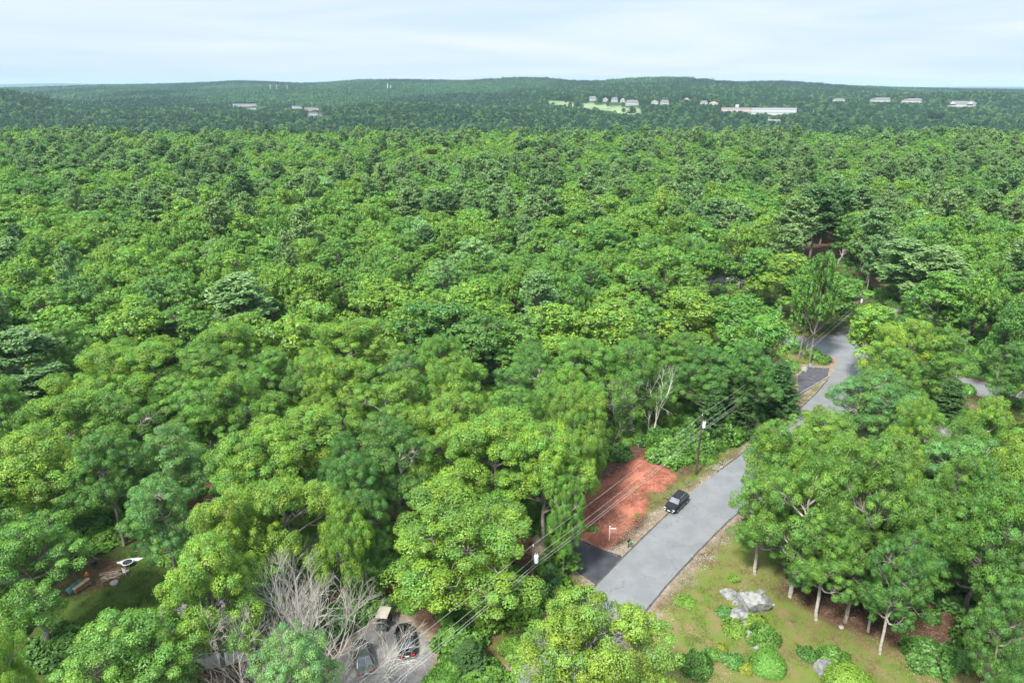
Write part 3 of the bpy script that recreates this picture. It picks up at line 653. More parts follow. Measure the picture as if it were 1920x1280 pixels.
for (a, b, fy, hp, k) in FARB:
    cx, cy = ray_ground((a + b) / 2, fy); FINFO.append((a, b, fy, hp, k, cx, cy))

def tint_var(tn, rg_, x_=0, y_=0):
    c = np.array(TINT[tn]); f = rg_.uniform(.9, 1.12); c = c * f; c[0] *= rg_.uniform(.93, 1.09); return tuple(float(v) for v in c)
def pick_kind(px, py, y_, rg_):
    """species and colour by where in the forest"""
    u = rg_.random(); v = vnoise(px, py, 60, 9)
    if y_ > 660:   # far valley: darker, more pines
        p = .35 + .45 * float(vnoise(px, y_ * .25, 50, 19) > .45)
        if u < p: return 'pine', 'pinedark' if rg_.random() < .85 else 'pinegrey'
        return 'maple', ('deep' if rg_.random() < .75 else 'green')
    pinep = .05 + .22 * smooth(170, 320, y_) * (1.1 if v > .5 else .25) + (.12 if px > 1200 and 230 < y_ < 420 else 0)
    if u < pinep: return 'pine', ('pinegrey' if rg_.random() < .85 else 'pinedark')
    q = rg_.random() * .5 + float(vnoise(px, y_ * 4, 110, 15)) * .55 - .08
    if y_ > 260: q -= .05
    if px > 1250: q -= .08
    tn = 'deep' if q < .16 else 'green' if q < .42 else 'olive' if q < .70 else 'lime'
    if rg_.random() < .05: tn = 'blue' if rg_.random() < .6 else 'pale'
    return ('oak' if tn in ('lime', 'olive') or (tn == 'green' and rg_.random() < .4) else 'maple'), tn
rg2 = np.random.default_rng(21)
YMAX = 1750; cell = 8.4
far_trees = []
rows = int((2700 - 36) / cell)
for r_ in range(rows):
    yy = 36 + r_ * cell; half = yy * .86 + 22; nxx = int(2 * half / cell)
    for c_ in range(nxx):
        xx = -half + (c_ + (.5 if r_ % 2 else 0)) * cell
        jx, jy = rg2.uniform(-.38, .38, 2) * cell; x_, y_ = xx + jx, yy + jy
        u1, u2, u3, u4 = rg2.random(4)
        if y_ > 230 and u3 < .20 - .15 * u1: continue
        zt = float(terrain(x_, y_)) if y_ > 200 else 0.0
        a, b, f = pj(x_, y_, zt + 12)
        if y_ > YMAX and a < 960: continue
        if a < -170 or a > 2090 or b > 1420: continue
        kind, tn = pick_kind(a, b, y_, rg2)
        if y_ > 560 + 360 * rg2.random(): tn = {'deep': 'far', 'green': 'hazegreen', 'pinedark': 'hazepine'}.get(tn, tn)  # bluish distance haze put into the leaf tint, phased in with distance
        w_ = {'oak': 11.2, 'maple': 10.8, 'pine': 7.4}[kind] * (1.0 + .22 * float(smooth(170, 330, y_))) * (.74 + .62 * u1 ** 1.3); h_ = {'oak': 16.5, 'maple': 15.5, 'pine': 20.5}[kind] * (.78 + .42 * u2) * (.86 + .28 * float(vnoise(x_, y_, 38, 71)))
        if y_ > 640: h_ *= .9
        t = dict(x=x_, y=y_, w=w_, h=h_, kind=kind, tint=tn, z=zt, hero=False)
        if y_ < 330:
            dd = np.hypot(herox[:, 0] - x_, herox[:, 1] - y_)
            if (dd < .40 * (herox[:, 2] + w_)).any(): continue
            if y_ < 210 and any(inside(np.array([x_]), np.array([y_]), P)[0] for P in OPEN): continue
            if y_ < 210 and min(float(dist_poly(np.array([x_]), np.array([y_]), P)[0]) for P in OPEN) < 2.5: continue
            if blocks(t): continue
        else:
            top = pj(x_, y_, zt + h_)[1]; bad = False
            for (fa, fb, ffy, fhp, fk, fcx, fcy) in FINFO:
                rx = FPX * w_ * .5 / f
                if fa - rx - 1 < a < fb + rx + 1 and y_ < fcy + 14 and top < ffy - fhp * (.55 if fk == 'mill' else .3) and b > ffy - fhp - 4: bad = True; break
            if bad: continue
            if y_ > 600:
                ba = pj(x_, y_, zt)[1]
                if 1025 < a < 1205 and top < np.interp(a, [1030, 1200], [195, 216]) - 1 and ba > np.interp(a, [1030, 1200], [188, 205]) and rg2.random() < .96: continue
        (TREES if y_ < 330 else far_trees).append(t)
print('trees', len(TREES), 'far', len(far_trees))

# choose what stands as single objects: the nearest 300 broadleaf trees, the nearest 150 pines
def vis(t):
    a, b, rx, ry = crown_px(t); return -rx < a < 1920 + rx and b - ry < 1280
TREES.sort(key=lambda t: t['y'])
single, rest, nb, npn = [], [], 0, 0
for t in TREES:
    if t['kind'] in ('oak', 'maple'):
        if (t['hero'] or nb < 296) and vis(t): single.append(t); nb += 1
        elif vis(t) or True: rest.append(t)
    else:
        if npn < 150 and vis(t): single.append(t); npn += 1
        else: rest.append(t)
print('single', len(single), nb, npn)

# labels
rows_ = [(1140, 'along the bottom edge of the photo'), (1040, 'level with the white canoe'), (975, 'level with the white signpost'), (900, 'level with the black SUV'), (830, 'level with the top of the red bank'), (755, 'level with the roadside utility pole top'),
         (690, 'level with the dark paved pad'), (625, 'level with the road junction'), (560, 'just above the road junction'), (500, 'level with the grey house'), (450, 'just above the grey house'), (0, 'well above the grey house')]
cols_ = [(330, 'at far left'), (720, 'left of centre'), (1150, 'in the middle'), (1540, 'right of centre'), (9999, 'at far right')]
ORD = ['', 'first', 'second', 'third', 'fourth', 'fifth', 'sixth', 'seventh', 'eighth', 'ninth', 'tenth', 'eleventh', 'twelfth', 'thirteenth', 'fourteenth', 'fifteenth', 'sixteenth', 'seventeenth', 'eighteenth', 'nineteenth', 'twentieth'] + [f'{n}th' for n in range(21, 99)]
buckets = {}
for t in single:
    a, b, rx, ry = crown_px(t)
    row = next(n for v, n in rows_ if b >= v); colm = next(n for v, n in cols_ if a < v)
    kn = {'oak': 'oak', 'maple': 'maple', 'pine': 'pine', 'hemlock': 'hemlock'}[t['kind']]
    key = f"{CNAME[t['tint']]} {kn} {colm}, {row}"; t['sx'] = a; buckets.setdefault(key, []).append(t)
for k, ts in buckets.items():
    ts.sort(key=lambda t: t['sx'])
    for i, t in enumerate(ts):
        t['label'] = k if len(ts) == 1 else f"{k}, {ORD[i + 1]} from left"
TNAME = {'oak': 'oak_tree', 'maple': 'maple_tree', 'pine': 'pine_tree', 'hemlock': 'hemlock_tree'}
rg3 = np.random.default_rng(5)
SRC = {}
for t in single:
    k = t['kind']; lod = 0 if (t['y'] < 118 or k == 'hemlock') else 1; v = int(rg3.integers(NVAR[k]))
    if t['hero'] and k in ('oak', 'maple') and t['x'] > 24 and t['y'] < 100: v = t.get('v', 1 + 2 * int(rg3.integers(2)) if rg3.random() < .5 else v)
    cm, tm = PROTO[(k, lod, v)]
    e = empty(TNAME[k], (t['x'], t['y'], t.get('z', 0) - .05), float(rg3.uniform(0, 2 * PI)), t['label'], 'tree', 'trees of the forest around the lane')
    bw, bh = BASE[k]; e.scale = (t['w'] / (2.25 * bw), t['w'] / (2.25 * bw), t['h'] / bh)
    c = bpy.data.objects.new('crown', cm); COL.objects.link(c); c.parent = e; c['tint'] = tint_var(t['tint'], rg3)
    q = bpy.data.objects.new('trunk', tm); COL.objects.link(q); q.parent = e

# ------------------------------------------------------------------ the rest of the forest (nobody could count it)
srcn = [0]
def source(me, cname):
    c = bpy.data.collections.get(cname) or bpy.data.collections.new(cname)
    o = bpy.data.objects.new(f'source_{srcn[0]:03d}', me); srcn[0] += 1; c.objects.link(o); return c
def scatter(name, pts, cname, label, cat):
    """pts: list of (x,y,z,rz,sx,sz,idx,tint)"""
    me = bpy.data.meshes.new(name); n = len(pts); A = np.array([p[:7] for p in pts], np.float32)
    me.vertices.add(n); me.vertices.foreach_set('co', A[:, :3].ravel())
    def fa(nm, typ, key, arr): at_ = me.attributes.new(nm, typ, 'POINT'); at_.data.foreach_set(key, arr)
    rot = np.zeros((n, 3), np.float32); rot[:, 2] = A[:, 3]; sc = np.stack([A[:, 4], A[:, 4], A[:, 5]], 1)
    fa('rot', 'FLOAT_VECTOR', 'vector', rot.ravel()); fa('scl', 'FLOAT_VECTOR', 'vector', sc.astype(np.float32).ravel()); fa('idx', 'INT', 'value', A[:, 6].astype(np.int32))
    tt = np.ones((n, 4), np.float32); tt[:, :3] = np.array([p[7] for p in pts]); fa('tint', 'FLOAT_COLOR', 'color', tt.ravel())
    o = bpy.data.objects.new(name, me); COL.objects.link(o); tag(o, label, cat, None, 'stuff')
    g = bpy.data.node_groups.new(name, 'GeometryNodeTree'); g.interface.new_socket('Geometry', in_out='INPUT', socket_type='NodeSocketGeometry'); g.interface.new_socket('Geometry', in_out='OUTPUT', socket_type='NodeSocketGeometry')
    gi = g.nodes.new('NodeGroupInput'); go = g.nodes.new('NodeGroupOutput'); ip = g.nodes.new('GeometryNodeInstanceOnPoints'); ci = g.nodes.new('GeometryNodeCollectionInfo')
    ci.inputs['Collection'].default_value = bpy.data.collections[cname]; ci.inputs['Separate Children'].default_value = True; ci.inputs['Reset Children'].default_value = True
    def na(nm, dt): q = g.nodes.new('GeometryNodeInputNamedAttribute'); q.data_type = dt; q.inputs['Name'].default_value = nm; return q.outputs['Attribute']
    l = g.links.new; l(gi.outputs[0], ip.inputs['Points']); l(ci.outputs[0], ip.inputs['Instance']); ip.inputs['Pick Instance'].default_value = True
    l(na('idx', 'INT'), ip.inputs['Instance Index']); l(na('rot', 'FLOAT_VECTOR'), ip.inputs['Rotation']); l(na('scl', 'FLOAT_VECTOR'), ip.inputs['Scale']); l(ip.outputs[0], go.inputs[0])
    md = o.modifiers.new('scatter', 'NODES'); md.node_group = g
    return o
def joined(cdata, wdata, lm, bm):
    (V1, Q1, c1), (V2, Q2) = cdata, wdata; V_, Q_ = merge([(V1, Q1), (V2, Q2)])
    return mesh_np('forest_tree', V_, Q_, [lm, bm], {'clump': np.concatenate([c1, np.ones((len(V2), 3))])}, fmat=np.concatenate([np.zeros(len(Q1)), np.ones(len(Q2))]))
# collections: medium (order: 5 oak, 4 maple, 3 pine), small (3 oak, 3 maple, 3 pine), tiny
for i in range(4): d, wd = broadleaf(100 + i, 'oak', 7500, .50, soft=.8, tsc=1.3, tn_=7, Rc=5, H=17); source(joined(d, wd, M_LEAF, M_BARK), 'forest_mid')
for i in range(4): d, wd = broadleaf(200 + i, 'maple', 7500, .50, soft=.8, tsc=1.3, tn_=7, Rc=5, H=17); source(joined(d, wd, M_LEAF, M_BARK), 'forest_mid')
for i in range(4): d, wd = pine(300 + i, 8000, .66); source(joined(d, wd, M_NEEDLE, M_BARK), 'forest_mid')
for i in range(4): d, wd = broadleaf(100 + i, 'oak', 2400, .85, False, soft=.6, tsc=1.75, tn_=4, Rc=5, H=17); source(joined(d, wd, M_LEAF, M_BARK), 'forest_far')
for i in range(4): d, wd = broadleaf(200 + i, 'maple', 2400, .85, False, soft=.6, tsc=1.75, tn_=4, Rc=5, H=17); source(joined(d, wd, M_LEAF, M_BARK), 'forest_far')
for i in range(4): d, wd = pine(300 + i, 2400, 1.1, False); source(joined(d, wd, M_NEEDLE, M_BARK), 'forest_far')
KI = {'oak': 0, 'maple': 4, 'pine': 8}
def pt(t, rg_):
    k = t['kind']; bw, bh = BASE[k]
    if k == 'hemlock': k = 'pine'; bw, bh = BASE['pine']
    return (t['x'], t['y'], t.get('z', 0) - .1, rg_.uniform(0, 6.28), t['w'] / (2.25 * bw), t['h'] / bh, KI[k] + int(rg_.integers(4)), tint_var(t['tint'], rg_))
rest += [t for t in far_trees if t['y'] < 520]; farr = [t for t in far_trees if t['y'] >= 520]
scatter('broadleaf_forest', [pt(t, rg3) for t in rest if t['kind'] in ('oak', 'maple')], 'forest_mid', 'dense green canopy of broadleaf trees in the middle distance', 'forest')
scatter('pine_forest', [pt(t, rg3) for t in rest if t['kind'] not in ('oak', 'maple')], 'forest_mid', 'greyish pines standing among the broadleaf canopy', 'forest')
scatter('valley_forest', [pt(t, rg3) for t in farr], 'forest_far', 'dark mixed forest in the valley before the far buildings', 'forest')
# distant patches
def patch(seed, pinef):
    rg = np.random.default_rng(seed); VV, QQ, CC, b = [], [], [], 0; Wd = 80.0; K = 10
    for i in range(K):
        for j in range(K):
            cx = (i + .5 + rg.uniform(-.35, .35)) * Wd / K - Wd / 2; cy = (j + .5 + rg.uniform(-.35, .35)) * Wd / K - Wd / 2
            pn = rg.random() < pinef; r = rg.uniform(3.4, 6.2) * (.75 if pn else 1); h = rg.uniform(9, 18) * (1.15 if pn else 1); n = 46
            d = unit(rg.normal(size=(n, 3))); d[:, 2] = np.abs(d[:, 2]) * 1.1 - .35; d = unit(d)
            if pn:
                tt = rg.random(n) ** .8; C = np.stack([d[:, 0] * r * (1 - tt) * 1.1, d[:, 1] * r * (1 - tt) * 1.1, h * (.4 + .6 * tt)], 1)
            else: C = d * np.array([r, r, h * .32]) * rg.uniform(.8, 1.08, (n, 1)) + [0, 0, h * .66]
            C = C + [cx, cy, 0]; Nn = unit(d + rg.normal(size=(n, 3)) * .4 + [0, 0, .3]); v, q = leaf_quads(C, Nn, 2.6 if not pn else 2.0, rg, .8)
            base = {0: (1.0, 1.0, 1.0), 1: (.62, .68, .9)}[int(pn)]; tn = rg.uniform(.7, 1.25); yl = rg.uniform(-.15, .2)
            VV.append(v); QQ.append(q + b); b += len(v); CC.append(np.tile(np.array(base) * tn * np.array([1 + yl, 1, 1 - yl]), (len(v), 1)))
    return mesh_np('forest_patch', np.concatenate(VV), np.concatenate(QQ), [M_LEAF], {'clump': np.concatenate(CC)})
for i, pf in enumerate((.2, .35, .5, .7)): source(patch(900 + i, pf), 'forest_patches')
pp = []; rg4 = np.random.default_rng(77); yy = YMAX + 30
while yy < 8200:
    step = 72 if yy < 4600 else 150; half = yy * .80 + 60; xx = -half
    while xx < half:
        x_ = xx + rg4.uniform(-10, 10); y_ = yy + rg4.uniform(-10, 10); zt = float(terrain(x_, y_)); a, b, f = pj(x_, y_, zt); sc = step / 72.0
        bad = y_ < 2730 and a > 985
        for (fa, fb, ffy, fhp, fk, fcx, fcy) in FINFO:
            rx = FPX * 40 / f
            if fa - rx < a < fb + rx and y_ < fcy + 50 and y_ > fcy - 130: bad = True; break
        if not bad and y_ < 4000 and inside(np.array([a]), np.array([b]), FIELD_PX)[0]: bad = True
        if not bad and -60 < a < 1980:
            v = vnoise(x_, y_, 420, 5); idx = min(3, int(v * 3.2 + rg4.random() * .9)); v2 = float(vnoise(x_, y_ * .6, 260, 6)); idx = 3 if v2 < .33 else 2 if v2 < .45 else int(rg4.integers(2)); c = np.array((.042, .110, .046)) * (.72 + .85 * v2) * rg4.uniform(.88, 1.12)  # patch colour includes some painted blue of distance haze
            pp.append((x_, y_, zt - .5, rg4.choice([0, 1.5708, 3.1416, 4.7124]), sc * 1.02, 1.0 if sc < 1.5 else 1.15, idx, tuple(c)))
        xx += step
    yy += step
print('patches', len(pp))
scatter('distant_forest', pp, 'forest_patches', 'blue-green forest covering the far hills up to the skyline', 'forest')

# undergrowth in the near woods
for i in range(3):
    V_, Q_, c_ = mound(500 + i, 1500, .30, .8, .3, .5); source(mesh_np('bush', V_, Q_, [M_LEAF], {'clump': c_}), 'undergrowth_src')
ug = []; rg5 = np.random.default_rng(31)
for k in range(12000):
    y_ = 40 + 190 * rg5.random() ** 1.0; x_ = rg5.uniform(-1, 1) * (y_ * .82 + 15)
    u = rg5.random(5)
    if y_ < 100 and vnoise(x_, y_, 9, 12) < .30: continue
    if y_ < 210:
        X1, Y1 = np.array([x_]), np.array([y_])
        if min(float(sdf(X1, Y1, P)[0]) for P in OPEN) < 1.2: continue
    if 26 < x_ < 60 and 52 < y_ < 72 and u[0] < .93: continue   # litter floor under the right-hand trees
    s = .5 + 1.3 * u[1] ** 2
    c = np.array(TINT['deep' if u[2] < .5 else 'green' if u[2] < .85 else 'olive']) * (.75 + .4 * u[3])
    ug.append((x_, y_, 0, u[4] * 6.28, s, s * (.8 + .6 * u[0]), int(u[3] * 3), tuple(c)))
scatter('undergrowth', ug, 'undergrowth_src', 'leafy undergrowth of saplings and ferns on the forest floor', 'undergrowth')
# grass tufts and fallen leaves
def tuft_mesh(seed, n, h, w_, spread, flat=False):
    rg = np.random.default_rng(seed); C = np.zeros((n, 3)); C[:, :2] = rg.normal(size=(n, 2)) * spread; V = []
    for c in C:
        a = rg.uniform(0, 6.28); d = np.array([math.cos(a), math.sin(a), 0]); hh = h * rg.uniform(.6, 1.3)
        if flat:
            u = np.array([-d[1], d[0], rg.normal() * .4]); z_ = np.array([0, 0, rg.uniform(.01, .06)]); V += [c + z_ - d * hh, c + z_ + u * w_, c + z_ + d * hh + [0, 0, .02], c + z_ - u * w_]
        else:
            u = np.array([-d[1], d[0], 0]); l_ = rg.normal(size=3) * .35 * hh; l_[2] = 0; V += [c - u * w_, c + u * w_, c + u * w_ * .3 + [0, 0, hh] + l_, c - u * w_ * .3 + [0, 0, hh] + l_]
    t = np.repeat(rg.uniform(.7, 1.3, n), 4); return mesh_np('tuft', np.array(V), np.arange(4 * n).reshape(-1, 4), [M_LEAF], {'clump': np.stack([t, t, t], 1)})
for i in range(3): source(tuft_mesh(600 + i, 46, .13, .022, .30), 'tuft_src')
for i in range(3): source(tuft_mesh(610 + i, 40, .075, .05, .5, True), 'litter_src')
def hgt(xs, ys): return float(z[np.abs(gy - ys).argmin() * nx + np.abs(gx - xs).argmin()])
Zarr = z.reshape(ny, nx)
def hg(xs, ys):
    i = np.clip(np.searchsorted(gx, xs) - 1, 0, nx - 2); j = np.clip(np.searchsorted(gy, ys) - 1, 0, ny - 2); u = (xs - gx[i]) / (gx[i + 1] - gx[i]); v = (ys - gy[j]) / (gy[j + 1] - gy[j])
    return (Zarr[j, i] * (1 - u) + Zarr[j, i + 1] * u) * (1 - v) + (Zarr[j + 1, i] * (1 - u) + Zarr[j + 1, i + 1] * u) * v
rg6 = np.random.default_rng(55)
def fill(polys, dens, tints, seed, cut=.0, hs=1.0, avoid=HARD):
    out = []
    for P in polys:
        xs = [p[0] for p in P]; ys = [p[1] for p in P]; n = int((max(xs) - min(xs)) * (max(ys) - min(ys)) * dens); X_ = rg6.uniform(min(xs), max(xs), n); Y_ = rg6.uniform(max(min(ys), 38), max(ys), n)
        ok = inside(X_, Y_, P)
        for A in avoid: ok &= ~(sdf(X_, Y_, A) < .35)
        ok &= vnoise(X_, Y_, 2.5, seed) * .6 + vnoise(X_, Y_, .9, seed + 1) * .4 > cut; X_, Y_ = X_[ok], Y_[ok]; Z_ = hg(X_, Y_)
        v1 = vnoise(X_, Y_, 3.5, seed + 2); 
        for a, b, c_, v in zip(X_, Y_, Z_, v1):
            tn = np.array(tints[min(len(tints) - 1, int(max(0, v * 1.15 - .08 + rg6.normal() * .12) * len(tints)))]) * rg6.uniform(.8, 1.2); sc = rg6.uniform(.6, 1.25); out.append((a, b, c_ - .01, rg6.uniform(0, 6.28), sc, sc * hs * rg6.uniform(.6, 1.3), int(rg6.integers(3)), tuple(tn)))
    return out
gt = fill(Z_LAWN + Z_GRASS, 2.6, [(.22, .17, .08), (.19, .19, .06), (.13, .20, .035), (.12, .22, .03), (.22, .21, .09)], 40, .42) + fill(Z_GREEN, 2.0, [(.09, .15, .03), (.08, .16, .03)], 44, .3)
scatter('lawn_grass', gt, 'tuft_src', 'patchy green and dry yellow grass tufts on the lawns and verges', 'grass')
sh_l = [(p[0], p[1]) for p in road_left[2:13]]; band = sh_l + [(p[0] - 2.2, p[1] + 1.6) for p in sh_l[::-1]]; sh_r = [(p[0], p[1]) for p in road_right[1:9]]; band2 = sh_r + [(p[0] + 2.0, p[1] - 1.6) for p in sh_r[::-1]]
woods = [[(24, 50), (62, 44), (75, 60), (62, 88), (40, 92), (30, 74)]]
lt = fill([band, band2] + Z_SOIL, 1.6, [(.30, .24, .17), (.20, .14, .09), (.36, .32, .26)], 50, .35) + fill(woods, 2.2, [(.16, .09, .055), (.24, .15, .10), (.12, .07, .045), (.20, .13, .07)], 54, .25, avoid=HARD + Z_LAWN) + fill(Z_LAWN, .5, [(.30, .22, .13), (.20, .13, .08)], 58, .5) + fill([Z_MULCH], 3.5, [(.36, .13, .08), (.26, .085, .055), (.42, .20, .14)], 60, .3)
scatter('leaf_litter', lt, 'litter_src', 'fallen leaves, chips and small debris strewn over bare ground', 'leaf litter')












# ------------------------------------------------------------------ materials for things
M_BLACK = mat('black_paint', (.008, .008, .009), .22, (.006, .006, .007), 2, spec=.3, coat=.15); M_DKGREEN = mat('green_grey_paint', (.07, .085, .075), .22, None, 2, spec=.6, coat=.5)
M_RED = mat('red_paint', (.42, .03, .025), .25, None, 2, coat=.5); M_GLASS = mat('window_glass', (.05, .06, .07), .06, (.03, .035, .04), 1.5, spec=.9)
M_TYRE = mat('tyre_rubber', (.022, .022, .022), .85); M_RIM = mat('alloy_rim', (.45, .46, .48), .35, metal=.8); M_CHROME = mat('chrome', (.7, .7, .72), .2, metal=1.0)
M_LAMP = mat('lamp_lens', (.75, .76, .78), .15, spec=.8); M_TAIL = mat('tail_lens', (.5, .015, .015), .2, spec=.7); M_PLATE = mat('plate_white', (.75, .75, .72), .5)
M_WHITE = mat('white_paint', (.78, .78, .76), .5, (.66, .66, .63), 3); M_POLE = mat('pole_wood', (.105, .078, .06), .9, (.05, .038, .03), 2.5); M_CAN = mat('transformer_grey', (.62, .64, .66), .4)
M_WIRE = mat('wire_metal', (.42, .42, .40), .5); M_STONE = mat('boulder_stone', (.27, .27, .25), .9, (.12, .125, .125), 1.7, 8, bump=.05, ramp=(.38, .58)); M_STONEL = mat('pale_stone', (.36, .34, .30), .9, (.20, .19, .17), 3, 8, bump=.03)
M_ROOF = mat('roof_shingle', (.20, .17, .185), .9, (.12, .105, .115), 3, bump=.02); M_ROOFG = mat('roof_grey', (.17, .17, .18), .85, (.12, .12, .125), 3); M_SIDING = mat('siding_grey', (.48, .49, .50), .75, (.40, .41, .42), 1.2)
M_SIDW = mat('siding_white', (.50, .50, .49), .7, (.38, .38, .38), .2); M_BRICK = mat('mill_brick', (.50, .43, .42), .8, (.40, .33, .32), .08); M_TAN = mat('tan_wall', (.62, .54, .46), .8, (.5, .43, .37), .1)
M_WINF = mat('far_window', (.10, .11, .13), .3); M_PLAST = mat('dark_plastic', (.03, .035, .035), .55); M_CANV = mat('beige_canvas', (.52, .47, .38), .8, (.36, .33, .27), 2.2)
M_WOOD = mat('cut_wood', (.40, .29, .18), .85, (.22, .15, .10), 5); M_PLANK = mat('old_plank', (.27, .20, .15), .9, (.13, .10, .08), 3); M_TEAL = mat('teal_tarp', (.05, .16, .15), .5, (.02, .07, .07), 2)
M_BOAT = mat('canoe_white', (.62, .66, .64), .35, (.48, .52, .50), 1.2); M_ORANGE = mat('orange_plastic', (.75, .22, .04), .5); M_GREENB = mat('green_box', (.03, .22, .07), .5)

# ------------------------------------------------------------------ vehicles
M_WIND = mat('windshield_painted_reflection', (.20, .22, .25), .08, (.10, .11, .13), 3, spec=.9)  # reflections painted into the glass as a paler grey base colour
def vehicle(name, loc, head, label, paint, suv=True, detail=True):
    e = empty(name, (loc[0], loc[1], loc[2] if len(loc) > 2 else .06), head, label, 'car', None)
    Lh = 2.35; W = .93 if suv else .90; zb = 1.02 if suv else .90; zr = 1.68 if suv else 1.43; zl = .27
    st = [(-Lh, .45, zb - .18, .80), (-Lh + .12, .30, zb - .02, .88), (-1.9, zl, zb, .97), (-1.0, zl, zb, 1.0), (0, zl, zb, 1.0), (.85, zl, zb, 1.0), (1.05, zl, zb - .02, .99), (1.7, zl, zb - .10, .96), (Lh - .18, .32, zb - .20, .86), (Lh, .46, zb - .34, .74)]
    if not suv: st[0] = (-Lh, .42, zb - .14, .80); st[2] = (-1.95, zl, zb + .0, .95)
    rings = []
    for X_, a, b, k in st:
        w_ = W * k; rings.append([(X_, -w_ * .9, a), (X_, -w_, a + .22), (X_, -w_, b - .16), (X_, -w_ * .91, b), (X_, 0, b + .045), (X_, w_ * .91, b), (X_, w_, b - .16), (X_, w_, a + .22), (X_, w_ * .9, a)])
    MB().rings(rings).build('body', paint, e, sm=True)
    wx = (1.42, -1.40)
    # cabin
    xa, xb, xc, xd = (1.12, .38, -1.75, -2.22) if suv else (1.0, .25, -1.0, -1.72)
    wb, wt = W * .90, W * .72
    bt = [(xa, wb), (xd, wb), (xd, -wb), (xa, -wb)]; tp = [(xb, wt), (xc, wt), (xc, -wt), (xb, -wt)]; z0, z1 = zb - .03, zr - .05
    m = MB(); m.rings([[(*p, z0) for p in bt], [(*p, z1) for p in tp], [(p[0] * .93, p[1] * .9, zr) for p in tp]]); m.build('roof', paint, e, bevel=.03)
    def pane(nm, i, j, u0=.06, u1=.94, v0=.12, v1=.88):
        A, B_, C_, D_ = (Vector((*bt[i], z0)), Vector((*bt[j], z0)), Vector((*tp[j], z1)), Vector((*tp[i], z1)))
        P = lambda u, v: (A * (1 - u) + B_ * u) * (1 - v) + (D_ * (1 - u) + C_ * u) * v
        nrm = (B_ - A).cross(D_ - A).normalized(); c = [P(u0, v0), P(u1, v0), P(u1, v1), P(u0, v1)]
        if nrm.dot(P(.5, .5) - Vector((sum(p[0] for p in bt) / 4, 0, z0))) < 0: nrm = -nrm
        mm = MB(); mm.add([p + nrm * .012 for p in c] + [p - nrm * .01 for p in c], [(0, 1, 2, 3), (7, 6, 5, 4), (0, 4, 5, 1), (1, 5, 6, 2), (2, 6, 7, 3), (3, 7, 4, 0)]); return mm.build(nm, M_WIND if nm == 'windshield' else M_GLASS, e)
    pane('windshield', 3, 0); pane('rear_window', 1, 2)
    for (i, j) in ((0, 1), (2, 3)):
        if i == 0: cuts = [(.12, .44), (.47, .76), (.79, .95)]
        else: cuts = [(.05, .21), (.24, .53), (.56, .88)]
        for u0, u1 in cuts[:3 if suv else 3]: pane('side_window', i, j, u0, u1, .14, .86)
    for xw in wx:
        for sgn in (-1, 1):
            M4 = Matrix.Translation((xw, sgn * (W - .10), .36)) @ Matrix.Rotation(PI / 2, 4, 'X')
            wh = bpy.data.objects.new('wheel', None)
            m = MB(); m.lathe([(.24, -.12), (.345, -.12), (.365, -.06), (.365, .06), (.345, .12), (.24, .12)], 20, M4); t_ = m.build('wheel', M_TYRE, e, sm=True)
            bpy.data.objects.remove(wh)
            m = MB(); m.lathe([(.05, -.128), (.22, -.128), (.245, -.11), (.245, .11), (.22, .128), (.05, .128)], 14, M4)
            r_ = m.build('rim', M_RIM, t_)
            m = MB()
            for k in range(11):   # wheel arch lip
                a0 = PI * k / 10; m.add([(xw + .41 * math.cos(a0), sgn * (W + .012), .36 + .41 * math.sin(a0)), (xw + .46 * math.cos(a0), sgn * (W + .012), .36 + .46 * math.sin(a0))], [])
            m.f = [[2 * k, 2 * k + 1, 2 * k + 3, 2 * k + 2] for k in range(10)]; m.mi = [0] * 10; m.build('wheel_arch', M_PLAST, e)
    for sgn in (-1, 1):
        MB().box((Lh - .13, sgn * .62 * W / .93, zb - .33), (.2, .36, .14), taper=.9).build('headlight', M_LAMP, e, bevel=.03)
        MB().box((-Lh + .03, sgn * .66 * W / .93, zb - .20), (.12, .34, .18), taper=.9).build('taillight', M_TAIL, e, bevel=.03)
        m = MB(); m.box((.78, sgn * (W + .09), zb + .08), (.14, .2, .14)); m.build('side_mirror', paint, e, bevel=.03)
        MB().box((0, sgn * (W + .002), .36), (2.0, .03, .07)).build('sill_trim', M_CHROME, e)
        if suv:
            m = MB(); m.tube([(.2, sgn * wt * .93, zr - .02), (.05, sgn * wt * .93, zr + .05), (-1.5, sgn * wt * .93, zr + .05), (-1.66, sgn * wt * .93, zr - .02)], .025, 6); m.build('roof_rail', M_CHROME, e)
            MB().box((Lh - .02, sgn * .55, .50), (.08, .26, .09)).build('fog_lamp', M_LAMP, e)
    MB().box((Lh - .05, 0, zb - .42), (.1, .74, .2)).build('grille', M_CHROME, e, bevel=.02)
    MB().box((Lh + .02, 0, .50), (.03, .42, .14)).build('licence_plate', M_PLATE, e)
    MB().box((-Lh - .015, 0, zb - .26), (.03, .42, .14)).build('licence_plate', M_PLATE, e)
    MB().box((-Lh - .0, 0, .47), (.1, 1.5, .1)).build('rear_bumper', M_CHROME if not suv else M_PLAST, e, bevel=.03)
    return e
def heading(p, q): return math.atan2(q[1] - p[1], q[0] - p[0])
a = Vector(at(1269, 961)); b = Vector(at(1288, 946)); hd = math.atan2((a - b).y, (a - b).x)
hd = heading(at(1290, 927), at(1230, 984)); f_ = Vector((math.cos(hd), math.sin(hd))); lf = Vector((-f_.y, f_.x)); mid = (a + b) / 2 - lf * .85
vehicle('parked_car', (mid.x, mid.y), hd, 'black SUV with silver roof rails parked half on the verge of the lane', M_BLACK)
p = at(764, 1239); q = at(757, 1178); h_ = heading(p, q); vehicle('parked_car', (p[0] + math.cos(h_) * 2.3, p[1] + math.sin(h_) * 2.3), h_, 'black sedan parked on the gravel, red tail lights towards the camera', M_BLACK, suv=False)
